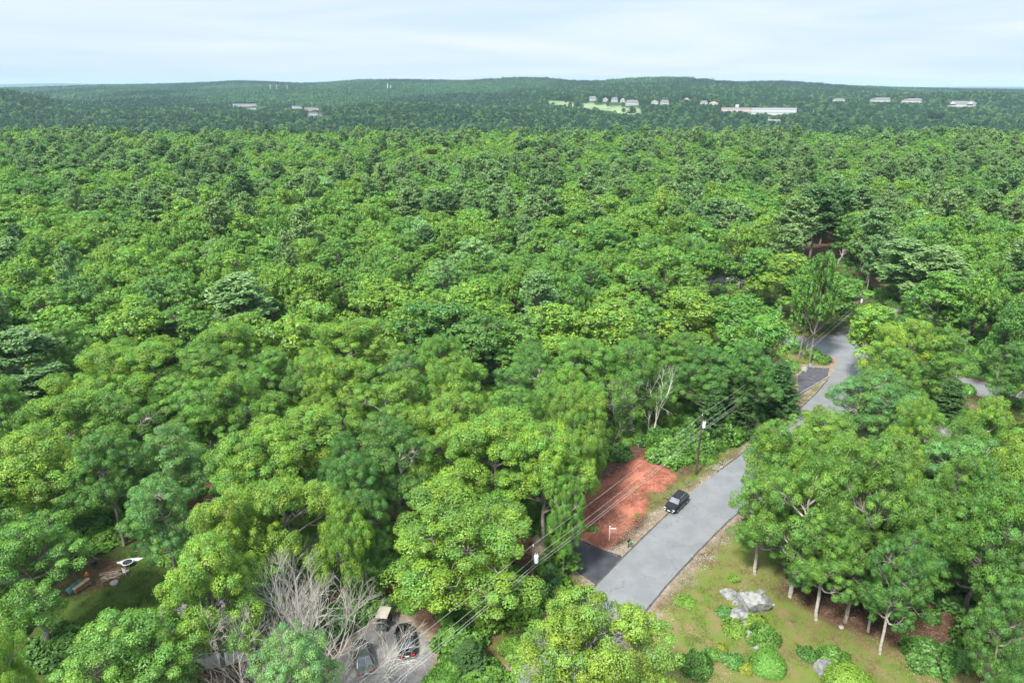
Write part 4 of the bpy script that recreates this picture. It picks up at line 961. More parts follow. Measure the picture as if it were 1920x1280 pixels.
p = at(688, 1271); q = at(674, 1215); h_ = heading(p, q); vehicle('parked_car', (p[0] + math.cos(h_) * 2.3, p[1] + math.sin(h_) * 2.3), h_, 'dark green-grey sedan behind the branches of the bare dead tree', M_DKGREEN, suv=False)
p = at(515, 1262); vehicle('parked_car', p, 2.5, 'red car half hidden at the left foot of the bare dead tree', M_RED, suv=False)
p = at(1722, 872); vehicle('parked_car', p, .2, 'black car glimpsed through the canopy in front of the right-hand house', M_BLACK)

# golf cart
p = at(721, 1172); e = empty('golf_cart', (*p, .05), 1.45, 'small golf cart with beige roof beside the gravel parking', 'golf cart')
MB().box((0, 0, .42), (2.1, 1.15, .34), taper=.94).build('body', M_DKGREEN, e, bevel=.05)
MB().box((.8, 0, .72), (.35, 1.1, .35), taper=.7).build('dashboard', M_PLAST, e, bevel=.05)
m = MB(); m.box((0, 0, 1.78), (1.85, 1.35, .09), taper=.93); m.build('roof', M_CANV, e, bevel=.04)
for s_ in (-1, 1):
    m = MB(); m.lathe([(.30, -.07), (.30, .05), (.22, .09)], 16, Matrix.Translation((-.55, s_ * .30, .98)) @ Matrix.Rotation(PI / 2, 4, 'Y')); m.build('seat_back', M_PLAST, e, sm=True)
    for x_ in (-.78, .78): MB().tube([(x_, s_ * .55, .5), (x_ * .98, s_ * .57, 1.76)], .025, 6).build('roof_post', M_PLAST, e)
    for x_ in (-.75, .75):
        w_ = MB().lathe([(.1, -.1), (.23, -.1), (.25, 0), (.23, .1), (.1, .1)], 16, Matrix.Translation((x_, s_ * .5, .25)) @ Matrix.Rotation(PI / 2, 4, 'X')).build('wheel', M_TYRE, e, sm=True)
MB().box((-.35, 0, .68), (.5, 1.05, .14)).build('seat', M_PLAST, e, bevel=.04)

# ------------------------------------------------------------------ utility poles and wires
PH = 10.0
p1 = Vector(at(1305, 890)); p2 = Vector(at(998, 1166)); p0 = p2 + (p2 - p1) * 1.0; p3 = Vector(at(1600, 628))
polepos = [p0, p2, p1, p3]
dirl = (p1 - p2).normalized(); side = Vector((dirl.y, -dirl.x))
LABP = ['utility pole below the lower edge', 'dark wooden utility pole with white transformer, between the conifers by the driveway', 'dark wooden utility pole with grey transformer above the red bank', 'utility pole with transformer beyond the road junction']
ATT = [(0.0, .25), (.22, -1.25), (.26, -2.1), (.30, -2.45)]
for i, P in enumerate(polepos):
    if i == 0: continue
    e = empty('utility_pole', (P.x, P.y, 0), 0, LABP[i], 'utility pole', 'utility poles along the lane')
    MB().tube([(0, 0, -.3), (0, 0, PH * .5), (0, 0, PH)], [.18, .155, .125], 10).build('pole', M_POLE, e, sm=True)
    sd_ = Vector((side.x, side.y, 0))
    m = MB(); c = sd_ * .42 + Vector((0, 0, PH - 1.35)); m.lathe([(.02, -.48), (.24, -.45), (.26, 0), (.24, .38), (.12, .46), (.03, .5)], 14, Matrix.Translation(c)); t_ = m.build('transformer', M_CAN, e, sm=True)
    for k in (-.1, .1): MB().tube([c + Vector((k, 0, .42)), c + Vector((k * 1.3, 0, .72))], .035, 6).build('bushing', M_CAN, t_)
    MB().lathe([(.04, 0), (.07, .08), (.04, .14), (.07, .2), (.03, .28)], 8, Matrix.Translation((0, 0, PH))).build('insulator', M_CAN, e)
    m = MB(); m.tube([(0, 0, PH - 1.1), sd_ * .3 + Vector((0, 0, PH - 1.1))], .03, 6); m.build('bracket', M_PLAST, e)
WL = ['topmost power wire strung pole to pole above the red bank', 'second power wire, just under the topmost one', 'upper of the two close-set lowest wires', 'lowest wire of the line beside the lane']
for k, (off, dz) in enumerate(ATT):
    m = MB(); pts = []
    for i in range(3):
        A = Vector((polepos[i].x + side.x * off, polepos[i].y + side.y * off, PH + dz)); B_ = Vector((polepos[i + 1].x + side.x * off, polepos[i + 1].y + side.y * off, PH + dz)); L_ = (B_ - A).length
        for j in range(12 + (i == 2)):
            t = j / 12; q = A.lerp(B_, t); q.z -= 4 * t * (1 - t) * (.012 * L_ if i < 2 else .012 * L_); pts.append(q)
    m.tube(pts, 0.014 if k < 2 else .016, 5); o = m.build('power_wire', M_WIRE); tag(o, WL[k], 'wire', 'overhead wires along the lane')
# ------------------------------------------------------------------ signpost and mailbox
p = at(1142, 1013); e = empty('sign_post', (*p, .3), 0, 'white wooden sign post with a short arm standing in red mulch', 'sign post')
MB().box((0, 0, .8), (.13, .13, 2.2)).build('post', M_WHITE, e, bevel=.01); MB().box((.38, 0, 1.55), (.9, .1, .11)).build('arm', M_WHITE, e, bevel=.01); MB().box((0, 0, 1.93), (.17, .17, .06), taper=.5).build('cap', M_WHITE, e)
p = at(1178, 1026); e = empty('mailbox', (*p, 0), .75, 'dark mailbox with green box on a post at the lane edge', 'mailbox')
MB().box((0, 0, .5), (.10, .10, 1.0)).build('post', M_POLE, e)
m = MB(); pr = [(-.11, 0), (.11, 0), (.11, .14)] + [(.11 * math.cos(a), .14 + .11 * math.sin(a)) for a in (R(30), R(60), R(90), R(120), R(150))] + [(-.11, .14)]
m.rings([[(x_, a, 1.0 + b) for a, b in pr] for x_ in (-.27, .27)]); m.build('box', M_PLAST, e)
MB().box((-.05, -.28, .86), (.5, .22, .2)).build('newspaper_box', M_GREENB, e, bevel=.02); MB().box((0, -.14, .93), (.07, .4, .05)).build('bracket', M_POLE, e)

# ------------------------------------------------------------------ boulders
def boulder(px, py, wpx, hfac, label, m=None, seed=0, grp=None, asp=.8):
    f = pj(*at(px, py), 0)[2]; r = wpx * 1.1 * f / FPX / 2; bm = bmesh.new(); bmesh.ops.create_icosphere(bm, subdivisions=4, radius=1); rg = np.random.default_rng(seed + 1000)
    K = unit(rg.normal(size=(13, 3))); D = rg.uniform(.58, .90, 13)
    for v in bm.verts:
        q = np.array(v.co)
        for k, d in zip(K, D):
            s_ = q @ k
            if s_ > d: q = q - k * (s_ - d) * .9
        n_ = 1 + .06 * math.sin(q[0] * 7 + seed) * math.sin(q[1] * 6 + 2) + .03 * math.sin(q[2] * 15 + q[0] * 11)
        v.co = Vector((q[0] * n_ * r, q[1] * n_ * r * asp, q[2] * n_ * r * hfac * 1.25))
    me = bpy.data.meshes.new('boulder'); bm.to_mesh(me); bm.free(); me.materials.append(m or M_STONE); me.polygons.foreach_set('use_smooth', [True] * len(me.polygons))
    try: me.set_sharp_from_angle(angle=R(28))
    except Exception: pass
    o = bpy.data.objects.new('boulder' if wpx > 14 else 'stone', me); COL.objects.link(o); x_, y_ = at(px, py + wpx * .22); o.location = (x_, y_, r * hfac * .42); o.rotation_euler = (0, 0, rg.uniform(0, 6)); tag(o, label, 'rock', grp); return o
import bmesh
GR = 'rocks in the garden bed'
for i, a in enumerate([(1411, 1126, 58, .72, 'largest rounded grey boulder of the garden rock group'), (1367, 1112, 32, .5, 'low pale boulder behind the left end of the rock group'), (1386, 1146, 42, .55, 'flat grey boulder in front of the largest one'), (1378, 1128, 18, .7, 'small pale rock wedged between the three boulders'),
                       (1396, 1171, 17, .9, 'upright pale stone among lime-green leaves below the rock group'), (1403, 1187, 20, .6, 'low grey stone below the upright pale stone'), (1417, 1209, 18, .5, 'grey slab behind the round clipped bush'), (1543, 1252, 40, .75, 'grey boulder beside the largest bright clipped bush'), (1426, 1108, 16, .5, 'small dark rock leaning behind the largest boulder')]):
    boulder(*a, seed=i, grp=GR)
for i, a in enumerate([(1342, 1147, 7, .6, 'tiny white stone on the lawn left of the rock group'), (1299, 1210, 8, .5, 'tiny pale stone beyond the dark upright shrub'), (1330, 1205, 9, .4, 'flat pale stone right of the dark upright shrub'), (1577, 1174, 11, .5, 'pale stone at the foot of the long white trunk'), (1462, 1220, 8, .5, 'small stone right of the round clipped bush'),
                       (1544, 1212, 9, .6, 'upright stone behind the two small shrubs'), (1862, 1268, 12, .5, 'pale stone in the leaf litter by the far right trunk'), (1450, 1132, 8, .5, 'small white stone right of the largest boulder'), (1306, 1186, 7, .5, 'tiny stone in the bare patch of lawn')]):
    boulder(*a, m=M_STONEL, seed=30 + i, grp='small stones on the lawn')
for i, (px_, py_) in enumerate([(1498, 657), (1508, 660), (1518, 664), (1531, 667), (1490, 654)]):
    boulder(px_, py_, 11, .5, f'{ORD[i + 1] if i < 4 else "leftmost"} pale stone of the row edging the junction' if i < 4 else 'leftmost pale stone of the row edging the junction', m=M_STONEL, seed=50 + i, grp='stones edging the junction')
boulder(1508, 692, 15, .6, 'pale boulder at the corner of the dark paved pad', m=M_STONEL, seed=60); boulder(1520, 686, 13, .7, 'grey boulder under the three trunks by the pad', seed=61)
ca = at(1499, 737); cb = at(1554, 705); hd_ = heading(ca, cb); m = MB(); m.box((0, 0, .09), (math.dist(ca, cb), .16, .2)); o = m.build('kerb_beam', M_STONEL, None, bevel=.02); o.location = ((ca[0] + cb[0]) / 2, (ca[1] + cb[1]) / 2 - .3, .02); o.rotation_euler = (0, 0, hd_); tag(o, 'long pale kerb beam along the edge of the dark paved pad', 'kerb')

# ------------------------------------------------------------------ shrubs
SM = {}
def shrub(px, py, wpx, hf, tn, label, style='leafy', grp='shrubs and garden plants'):
    """px,py = middle of the plant in the photo"""
    key = (style, len(SM) % 3)
    if style not in SM:
        a = {'leafy': (4200, .19, 1, .62, .75), 'clipped': (11000, .08, 1, .13, .4), 'spiky': (1500, .3, 1, .5, .8)}[style]
        V_, Q_, c_ = mound(hash(style) % 1000 if False else {'leafy': 11, 'clipped': 12, 'spiky': 13}[style], *a); SM[style] = mesh_np('leaves', V_, Q_, [M_LEAF], {'clump': c_})
        sg = []; rg = np.random.default_rng(4)
        for k in range(9): s5, _ = path_segs((0, 0, -.05), (rg.normal() * .4, rg.normal() * .4, .6), .04, .01, rg, 3, .08); sg += s5
        V_, Q_ = tubes_np(sg, 5); SM[style + 's'] = mesh_np('stem', V_, Q_, [M_BARKD])
    f = pj(*at(px, py), 0)[2]; r = wpx * f / FPX / 2; x_, y_ = at(px, py + wpx * hf * .30); e = empty('shrub', (x_, y_, 0), rr.uniform(0, 6), label, 'shrub', grp); e.scale = (r, r, r * hf)
    c = bpy.data.objects.new('leaves', SM[style]); COL.objects.link(c); c.parent = e; c['tint'] = tint_var(tn, rg3)
    c = bpy.data.objects.new('stem', SM[style + 's']); COL.objects.link(c); c.parent = e
    return e
for a in [(1439, 1234, 60, 1.0, 'green', 'round clipped green bush below the rock group', 'clipped'), (1592, 1270, 88, .8, 'lime', 'largest bright clipped bush at the bottom of the lawn', 'clipped'), (1304, 1237, 40, 1.5, 'deep', 'dark upright shrub at the left end of the garden bed', 'leafy'),
          (1514, 1222, 28, .9, 'deep', 'small dark shrub standing alone left of the grey boulder'), (1560, 1228, 42, .9, 'green', 'loose green shrub just behind the grey boulder'), (1430, 1188, 42, 1.1, 'green', 'leafy shrub behind the round clipped bush'), (1378, 1172, 34, .8, 'lime', 'lime-green leafy plant left of the upright stone', 'leafy'),
          (1414, 1162, 36, .7, 'lime', 'yellowish leafy plant just below the largest boulder'), (1398, 1135, 22, .8, 'green', 'small green plant growing between the boulders'), (1360, 1146, 26, .8, 'blue', 'bluish plant at the left end of the boulders'), (1332, 1226, 26, .7, 'green', 'strappy green plant right of the dark upright shrub', 'spiky'),
          (1352, 1212, 18, 1.1, 'gold', 'yellow-flowering plant rising from the middle of the bed', 'spiky'), (1376, 1236, 30, .8, 'deep', 'dark green plant in the middle of the garden bed', 'spiky'), (1398, 1252, 20, .9, 'gold', 'yellow plant at the right end of the garden bed', 'spiky'), (1362, 1234, 24, .8, 'blue', 'bluish strappy plant left of the dark bed plant', 'spiky'),
          (1375, 1084, 18, .8, 'lime', 'lone lime-green seedling on the bare lawn behind the rocks', 'spiky'), (1735, 1222, 64, .9, 'deep', 'wide dark shrub at the edge of the leaf litter'), (1722, 778, 46, .9, 'gold', 'golden shrub beside the small hemlock behind the canopy'), (1115, 988, 26, .5, 'olive', 'low shrub growing in the red mulch', 'spiky'),
          (1285, 1128, 34, .3, 'olive', 'low spreading weeds on the lawn near the lane', 'spiky'), (1188, 920, 14, .5, 'olive', 'small weed near the top of the red bank', 'spiky'), (1190, 965, 16, .4, 'green', 'weeds on the lower edge of the red bank', 'spiky'), (1180, 935, 18, .4, 'olive', 'weeds in the middle of the red bank', 'spiky'),
          (1880, 1190, 110, 1.0, 'deep', 'broad dark shrub at the right edge of the photo'), (1790, 1090, 90, .9, 'deep', 'dark shrub between the pale trunks on the right'),
          (1250, 840, 60, .9, 'green', 'shrub at the upper right corner of the red bank'), (1276, 850, 46, .8, 'green', 'shrub just left of the utility pole foot'), (1318, 852, 36, .6, 'green', 'shrub just right of the utility pole foot'), (1338, 822, 44, .8, 'olive', 'yellowish shrub on the verge beyond the utility pole'), (1372, 795, 44, .8, 'green', 'green shrub farther up the verge from the utility pole'),
          (1300, 820, 60, 1.0, 'deep', 'dark shrub behind the utility pole by the red bank'), (1225, 815, 50, .9, 'deep', 'dark shrub under the taller dead tree'), (1345, 800, 60, 1.1, 'green', 'tall green shrub behind the verge'), (1410, 770, 40, .8, 'deep', 'dark shrub under the drooping conifer'),
          (1040, 1110, 60, .8, 'olive', 'olive shrub below the driveway by the conifers'), (905, 1275, 80, .7, 'green', 'green shrub under the wires at the bottom edge'), (860, 1190, 70, .8, 'green', 'shrub right of the pale double trunk'), (970, 1215, 50, .6, 'olive', 'olive shrub on the verge beside the bright oak'), (840, 1275, 60, .7, 'green', 'shrub at the right edge of the gravel parking'),
          (640, 1150, 60, .8, 'deep', 'dark shrub behind the bare dead tree'), (680, 1120, 60, .9, 'green', 'green shrub behind the golf cart'), (190, 1000, 70, .5, 'green', 'broad low shrub behind the canoe'), (110, 1200, 80, .6, 'deep', 'dark shrub at the left end of the garden'), (345, 1030, 60, .6, 'green', 'green shrub right of the canoe')]:
    shrub(*a)
# ------------------------------------------------------------------ back garden, lower left
GD = 'garden things on the left'
a = Vector(at(222, 1057)); b = Vector(at(267, 1049)); Lc = (b - a).length; e = empty('canoe', (*((a + b) / 2), .05), heading(a, b), 'white upturned canoe lying on the grass', 'canoe')
m = MB(); rings = []
for i in range(13):
    t = -1 + 2 * i / 12; w_ = .46 * (1 - abs(t) ** 2.4) + .02; hh = .34 * (1 - .3 * abs(t) ** 2); rings.append([(t * Lc / 2 * 1.1, w_ * math.cos(q), hh * math.sin(q) + .04 * abs(t)) for q in [PI * k / 8 for k in range(9)]])
m.rings(rings, close=True).build('hull', M_BOAT, e, sm=True); MB().tube([(-Lc / 2 * 1.02, 0, .3), (0, 0, .37), (Lc / 2 * 1.02, 0, .3)], .02, 5).build('keel', M_CHROME, e)
p = at(241, 1062); e = empty('round_table', (*p, 0), 0, 'round white-rimmed glass garden table in front of the canoe', 'table')
m = MB(); m.tube([(.6 * math.cos(q), .6 * math.sin(q), .7) for q in [2 * PI * k / 24 for k in range(25)]], .04, 6); m.build('rim', M_WHITE, e); MB().lathe([(.57, .695), (.57, .71)], 24).build('glass_top', M_GLASS, e)
for k in range(4): q = PI / 4 + PI / 2 * k; MB().tube([(.5 * math.cos(q), .5 * math.sin(q), .7), (.42 * math.cos(q), .42 * math.sin(q), 0)], .02, 5).build('leg', M_WHITE, e)
def chair(px, py, rz, label):
    p = at(px, py); e = empty('garden_chair', (*p, 0), rz, label, 'chair')
    MB().box((0, 0, .42), (.5, .5, .05)).build('seat', M_WHITE, e, bevel=.02); m = MB(); m.box((-.24, 0, .75), (.05, .5, .5)); m.build('backrest', M_WHITE, e, bevel=.02)
    for sx_ in (-.2, .2):
        for sy_ in (-.2, .2): MB().tube([(sx_, sy_, .42), (sx_ * 1.15, sy_ * 1.15, 0)], .025, 5).build('leg', M_WHITE, e)
    for sy_ in (-.25, .25): MB().box((0, sy_, .62), (.48, .05, .04)).build('armrest', M_WHITE, e)
chair(237, 1076, 1.2, 'white plastic garden chair nearest the round table')
p = at(155, 1102); e = empty('firewood_stack', (*p, 0), 1.2, 'stack of split pale firewood under the trees', 'firewood')
rg = random.Random(2)
for k in range(44):
    u = k % 11; v = k // 11; m = MB(); x0 = -1.0 + u * .19 + rg.uniform(-.02, .02); z0 = .11 + v * .18
    m.tube([(x0, -.28 + rg.uniform(-.05, .05), z0), (x0, .28 + rg.uniform(-.05, .05), z0)], .09, 6); m.build('log', M_WOOD, e)
p = at(141, 1106); m = MB()
V_ = []; F_ = []
for i in range(9):
    for j in range(7):
        u, v = i / 8 - .5, j / 6 - .5; V_.append((u * 1.1, v * 2.2, 1.0 * max(0, 1 - abs(u) * 1.5) ** .7 * (1 - .3 * abs(v)) + .05 * math.sin(i * 2.1 + j * 1.7)))
for i in range(8):
    for j in range(6): F_.append((i * 7 + j, (i + 1) * 7 + j, (i + 1) * 7 + j + 1, i * 7 + j + 1))
m.add(V_, F_); o = m.build('tarpaulin', M_TEAL, None, sm=True); o.location = (*p, .05); o.rotation_euler = (0, 0, -.3); sol = o.modifiers.new('thickness', 'SOLIDIFY'); sol.thickness = .02; tag(o, 'teal tarpaulin draped at the left end of the firewood', 'tarpaulin')
def planks(px, py, n, ln, rz, label, m_, name='plank_pile'):
    p = at(px, py); e = empty(name, (*p, 0), rz, label, 'planks'); rg = random.Random(px)
    for k in range(n):
        M4 = Matrix.Translation((rg.uniform(-.2, .2), rg.uniform(-.7, .7), .06 + .05 * (k // 3))) @ Matrix.Rotation(rg.uniform(-.4, .4), 4, 'Z') @ Matrix.Rotation(rg.uniform(-.08, .08), 4, 'Y'); MB().box((0, 0, 0), (ln * rg.uniform(.6, 1.1), .14, .04), None).add([], [])
        m = MB(); m.add([(a_ * ln / 2, b_ * .07, c_ * .02) for a_ in (-1, 1) for b_ in (-1, 1) for c_ in (-1, 1)], [(0, 1, 3, 2), (4, 6, 7, 5), (0, 4, 5, 1), (2, 3, 7, 6), (0, 2, 6, 4), (1, 5, 7, 3)], M4); m.build('plank', m_, e)
planks(208, 1080, 12, 2.2, .5, 'untidy pile of dark poles and planks in the middle of the yard', M_PLANK); planks(172, 1053, 9, 1.6, .1, 'brown plank pile behind the black grill', M_PLANK); planks(218, 1052, 2, 1.6, .25, 'two pale boards lying left of the canoe', M_WOOD)
p = at(178, 1064); e = empty('grill', (*p, 0), 0, 'black kettle grill by the brown plank pile', 'grill'); MB().lathe([(.05, .55), (.3, .68), (.36, .85), (.3, 1.02), (.05, 1.12)], 16).build('kettle', M_PLAST, e, sm=True)
for k in range(3): q = 2 * PI * k / 3; MB().tube([(.15 * math.cos(q), .15 * math.sin(q), .6), (.3 * math.cos(q), .3 * math.sin(q), 0)], .02, 5).build('leg', M_PLAST, e)
p = at(215, 1094); e = empty('fire_pit', (*p, 0), 0, 'round grey stone lid on the grass below the dark planks', 'fire pit'); MB().lathe([(.42, 0), (.48, .12), (.44, .28), (.1, .34)], 18).build('bowl', M_STONEL, e, sm=True); MB().lathe([(.06, .33), (.06, .4)], 8).build('knob', M_STONE, e)
p = at(163, 1079); e = empty('toy', (*p, 0), .4, 'small orange and yellow toy behind the firewood', 'toy'); MB().box((0, 0, .2), (.5, .3, .3), taper=.7).build('body', M_ORANGE, e, bevel=.04); MB().lathe([(.12, 0), (.15, .1), (.03, .25)], 10, Matrix.Translation((0, 0, .35))).build('top', mat('yellow_plastic', (.75, .5, .05), .5), e)

# ------------------------------------------------------------------ houses
def house(px, py, rz, Lx, Ly, hw, hr, label, wallm, roofm, name='house', cat='house', wins=3, z=0, chim=True, loc=None):
    p = loc or at(px, py); e = empty(name, (p[0], p[1], z), rz, label, cat)
    x_, y_ = Lx / 2, Ly / 2
    m = MB(); m.add([(-x_, -y_, -.3), (x_, -y_, -.3), (x_, y_, -.3), (-x_, y_, -.3), (-x_, -y_, hw), (x_, -y_, hw), (x_, y_, hw), (-x_, y_, hw), (-x_, 0, hw + hr - .12), (x_, 0, hw + hr - .12)],
                    [(0, 1, 5, 4), (2, 3, 7, 6), (1, 2, 6, 9, 5), (3, 0, 4, 8, 7), (0, 3, 2, 1)]); m.build('wall', wallm, e)
    ov = .4; k = hr / y_; m = MB()
    for s_ in (-1, 1):
        A = [(-x_ - ov, 0, hw + hr), (x_ + ov, 0, hw + hr), (x_ + ov, s_ * (y_ + ov), hw - k * ov), (-x_ - ov, s_ * (y_ + ov), hw - k * ov)]; B_ = [(q[0], q[1], q[2] - .16) for q in A]
        fs = [(0, 1, 2, 3), (7, 6, 5, 4), (0, 4, 5, 1), (1, 5, 6, 2), (2, 6, 7, 3), (3, 7, 4, 0)]
        m.add(A + B_, fs if s_ < 0 else [f[::-1] for f in fs])
    r_ = m.build('roof', roofm, e)
    if chim: MB().box((x_ * .4, .5, hw + hr + .1), (.7, .6, 1.4)).build('chimney', M_BRICK, r_)
    for s_ in (-1, 1):
        for i in range(wins):
            wx_ = -x_ + (i + .5) * Lx / wins
            if s_ < 0 and i == wins // 2: MB().box((wx_, -y_ - .03, 1.05), (1.0, .08, 2.1)).build('door', M_WHITE, e); continue
            f = MB().box((wx_, s_ * (y_ + .03), hw * .55), (1.25, .08, 1.3)).build('window', M_WHITE, e); MB().box((wx_, s_ * (y_ + .075), hw * .55), (1.0, .02, 1.05)).build('pane', M_GLASS, f)
    for s_ in (-1, 1):
        f = MB().box((s_ * (x_ + .03), -Ly * .2, hw * .55), (.08, 1.2, 1.25)).build('window', M_WHITE, e); MB().box((s_ * (x_ + .075), -Ly * .2, hw * .55), (.02, .95, 1.0)).build('pane', M_GLASS, f)
    return e
house(430, 1195, .25, 11, 8, 2.9, 2.6, 'house with purplish grey shingle roof half hidden left of the dead tree', M_SIDW, M_ROOF)
house(1352, 527, .12, 13, 8, 3.6, 2.0, 'grey-sided house glimpsed between the trees above the junction', M_SIDING, M_ROOFG)
house(1800, 862, -.3, 12, 8, 3, 2.4, 'grey-roofed house hidden behind the right-hand trees', M_SIDING, M_ROOF)
# ------------------------------------------------------------------ dead trees
def dead(px, py, seed, H, label, stems=1, depth=6, lean=(0, 0), r0=.16, spread=.9, rz=0):
    V_, Q_ = bare(seed, H, spread, stems, depth, lean, r0); me = mesh_np('bare_tree', V_, Q_, [M_DEAD], smoothf=True); e = empty('dead_tree', (*at(px, py), 0), rz, label, 'dead tree', 'bare dead trees')
    o = bpy.data.objects.new('branches', me); COL.objects.link(o); o.parent = e; return e
dead(550, 1318, 3, 14.5, 'large many-stemmed bare grey tree at the bottom of the photo', 5, 6, (-.1, .0), .13, .85)
dead(618, 1318, 23, 13, 'right-hand bare grey tree reaching over the gravel parking', 4, 6, (.0, .0), .12, .9)
dead(640, 1310, 5, 5.5, 'smallest bare tree, low at the left edge of the gravel', 2, 5, (.7, .1), .09)
dead(1150, 822, 8, 14, 'pale bare tree leaning left of the taller dead tree', 2, 5, (-.22, .0), .14); dead(1224, 828, 9, 15.5, 'tallest bare greyish dead tree behind the red bank', 1, 5, (-.12, 0), .17, .9)
dead(1020, 812, 12, 11, 'thin bare treetop left of the pale dead tree', 1, 6, (0, 0), .1); dead(1062, 808, 13, 10.5, 'second thin bare treetop beside the greenish crown', 1, 5, (0, 0), .1)
dead(1570, 500, 14, 9, 'short white dead snag above the road junction', 1, 3, (0, 0), .22)

# ------------------------------------------------------------------ far buildings
FL = ['white gabled house, far left of the hillside row', 'white gabled house, second in the hillside row', 'white gabled house, third in the hillside row', 'white gabled house, fourth in the hillside row', 'long white apartment house at the right end of the hillside row', 'white house left in the pair right of the hillside row', 'white house right in the pair beyond the hillside row', 'low tan building with flat roof on the hill',
      'white gabled house left above the pinkish mill', 'cream gabled house right above the pinkish mill', 'pinkish mill building with a small roof tower', 'longest pale mill building with rows of windows', 'low white building in front of the longest mill', 'small pale building alone on the right hillside', 'leftmost of the two long white blocks under the pines', 'right one of the two long white blocks under the pines', 'largest white winged building at the far right', 'low grey roof in the valley at right', 'low pale building at the right edge of the valley',
      'long low white building on the far left', 'small white shed below the long low building', 'small white building left of the far village', 'grey mill building in the far left village', 'white-walled building in front of the far village', 'long pinkish building right of the far village', 'tiny white house right of the longest mill']
for i, (a, b, fy, hp, k, cx, cy) in enumerate(FINFO):
    zt = float(terrain(cx, cy)); f = pj(cx, cy, zt)[2]; Wm = (b - a) * f / FPX; Hm = hp * f / FPX * 1.08; az = -math.atan2(cx, cy)
    e = empty('mill_building' if k == 'mill' else 'far_building', (cx, cy, zt), az, FL[i], 'building', 'pale buildings far beyond the forest')
    D = max(9, Wm * .35); wl = {'mill': M_BRICK if i != 11 else M_SIDING, 'flat': M_SIDW}.get(k, M_SIDW); wl = M_TAN if i in (7, 9) else wl
    hwall = Hm * (.62 if k in ('gable', 'long', 'wide') else .94)
    MB().box((0, D / 2, hwall / 2 - 1), (Wm, D, hwall + 2)).build('wall', wl, e)
    if k == 'gable' and i % 2 == 0: k = 'long'
    if k in ('gable',):
        m = MB(); m.add([(-Wm / 2 - .4, -.5, hwall), (Wm / 2 + .4, -.5, hwall), (0, -.5, Hm), (-Wm / 2 - .4, D + .5, hwall), (Wm / 2 + .4, D + .5, hwall), (0, D + .5, Hm)], [(0, 1, 2), (3, 5, 4), (0, 3, 4, 1), (1, 4, 5, 2), (0, 2, 5, 3)]); m.cur = 0; r_ = m.build('roof', [M_ROOFG], e)
        m = MB(); m.add([(-Wm / 2, -.55, hwall), (Wm / 2, -.55, hwall), (0, -.55, Hm - .5)], [(0, 1, 2)]); m.build('gable_end', wl, e)
    elif k in ('long', 'wide'):
        m = MB(); m.add([(-Wm / 2 - .5, -.6, hwall), (Wm / 2 + .5, -.6, hwall), (Wm / 2 + .5, D + .6, hwall), (-Wm / 2 - .5, D + .6, hwall), (-Wm / 2 + D * .35, D / 2, Hm), (Wm / 2 - D * .35, D / 2, Hm)], [(0, 1, 5, 4), (2, 3, 4, 5), (1, 2, 5), (3, 0, 4), (0, 3, 2, 1)]); m.build('roof', M_ROOFG, e)
        if k == 'wide':
            for s_ in (-.28, .28):
                m = MB(); m.add([(s_ * Wm - Wm * .1, -3, hwall * .9), (s_ * Wm + Wm * .1, -3, hwall * .9), (s_ * Wm, -3, Hm * .98), (s_ * Wm - Wm * .1, D / 2, hwall * .9), (s_ * Wm + Wm * .1, D / 2, hwall * .9), (s_ * Wm, D / 2, Hm * .98)], [(0, 1, 2), (3, 5, 4), (0, 3, 4, 1), (1, 4, 5, 2), (0, 2, 5, 3)]); m.build('dormer', M_SIDW, e)
    else:
        MB().box((0, D / 2, hwall + .3), (Wm + .8, D + .8, .7)).build('roof', M_ROOF if k == 'mill' else M_ROOFG, e)
        if i == 10: MB().box((Wm * .02, 4, hwall + 3.6), (7, 7, 6.5)).build('roof_tower', M_SIDW, e)
    nw = max(2, min(22, int(Wm / 4))); ns = 3 if (k == 'mill' and hp > 12) else 2 if hwall > 7 else 1
    for r_ in range(ns):
        for j in range(nw):
            if i in (12, 7, 17, 20) : continue
            xw = -Wm / 2 + (j + .5) * Wm / nw; zw = hwall * (r_ + .5) / ns; MB().box((xw, -.06, zw), (min(1.9, Wm / nw * .5), .16, min(2.0, hwall / ns * .5))).build('window', M_WINF, e)
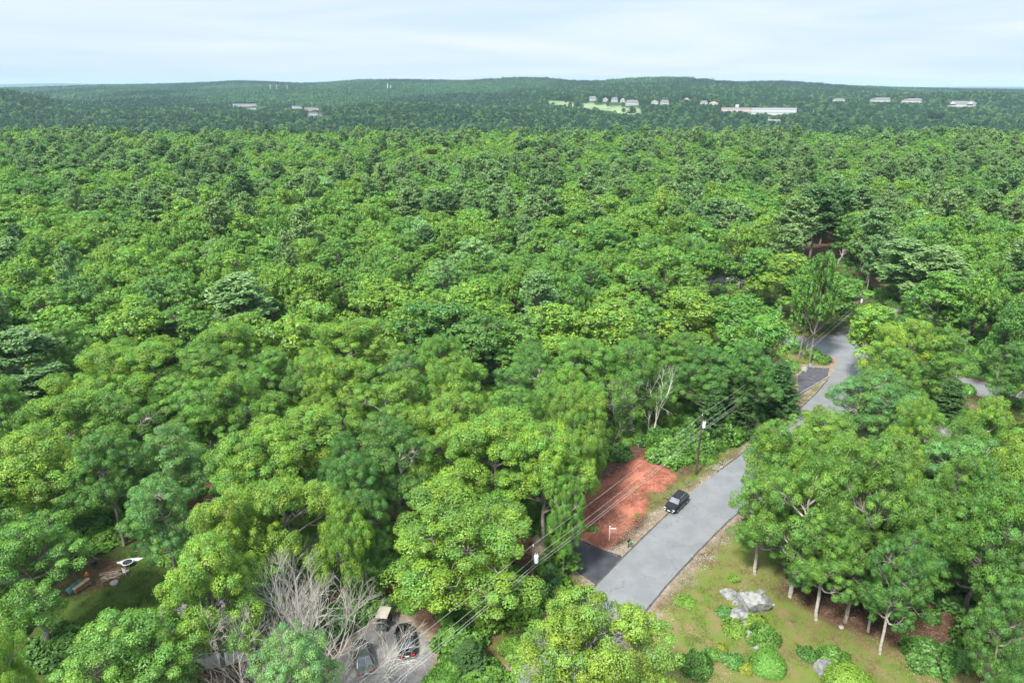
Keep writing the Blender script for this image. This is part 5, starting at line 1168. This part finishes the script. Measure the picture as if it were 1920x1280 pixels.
for i, (px_, py_, h_, lb) in enumerate([(1498, 222, 16, 'tall white light mast just right of the longest mill'), (1523, 226, 18, 'tall white light mast, second right of the longest mill'), (1779, 236, 18, 'pale mast near the right edge of the valley'), (727, 171, 26, 'left one of two white towers on the far hill'), (733, 172, 22, 'right one of two white towers on the far hill')]):
    cx, cy = ray_ground(px_, py_); zt = float(terrain(cx, cy)); e = empty('mast', (cx, cy, zt), 0, lb, 'mast', 'pale masts in the distance'); w_ = .35 if i < 3 else 1.5
    MB().tube([(0, 0, 0), (0, 0, h_ * 1.0)], [w_, w_ * .7], 8).build('shaft', M_WHITE, e); MB().box((0, 0, h_ + .3), (w_ * 3.2, w_ * 2, .6)).build('head', M_WHITE, e)
for i, px_ in enumerate((508, 520, 540)):
    cx, cy = ray_ground(px_, 176); zt = float(terrain(cx, cy)); e = empty('pylon', (cx, cy, zt), 0, f'{ORD[i + 1]} steel pylon from the left on the far left hill', 'pylon', 'power pylons on the far hill')
    m = MB()
    for sx_ in (-3, 3):
        for sy_ in (-3, 3): m.tube([(sx_, sy_, 0), (sx_ * .15, sy_ * .15, 34)], .35, 4)
    m.build('lattice', M_WIRE, e); MB().box((0, 0, 29), (16, .6, .6)).build('cross_arm', M_WIRE, e)

# ------------------------------------------------------------------ haze
hz = MB().box((0, 7500, 0), (1, 1, 1)); o = hz.build('haze', []); me = o.data
vs = [(-15500, -2900), (15500, 16500)]
zt0, zt1 = float(z.min()) - 1.5, max(140.0, float(z.max()) + 25)
co = [(-15500, -2900, zt0), (15500, -2900, zt0), (15500, 16500, zt0), (-15500, 16500, zt0), (-15500, -2900, zt1), (15500, -2900, zt1), (15500, 16500, zt1), (-15500, 16500, zt1)]
for v, c in zip(me.vertices, co): v.co = c
m = bpy.data.materials.new('haze'); m.use_nodes = True; t = m.node_tree; t.nodes.clear(); pv = N(t, 'ShaderNodeVolumePrincipled'); pv.inputs['Color'].default_value = (.58, .83, 1.0, 1); pv.inputs['Density'].default_value = 5.5e-5; pv.inputs['Anisotropy'].default_value = .0
oo = N(t, 'ShaderNodeOutputMaterial'); t.links.new(pv.outputs[0], oo.inputs['Volume']); me.materials.clear(); me.materials.append(m); tag(o, 'thin bluish haze over the far hills', 'haze', None, 'stuff')
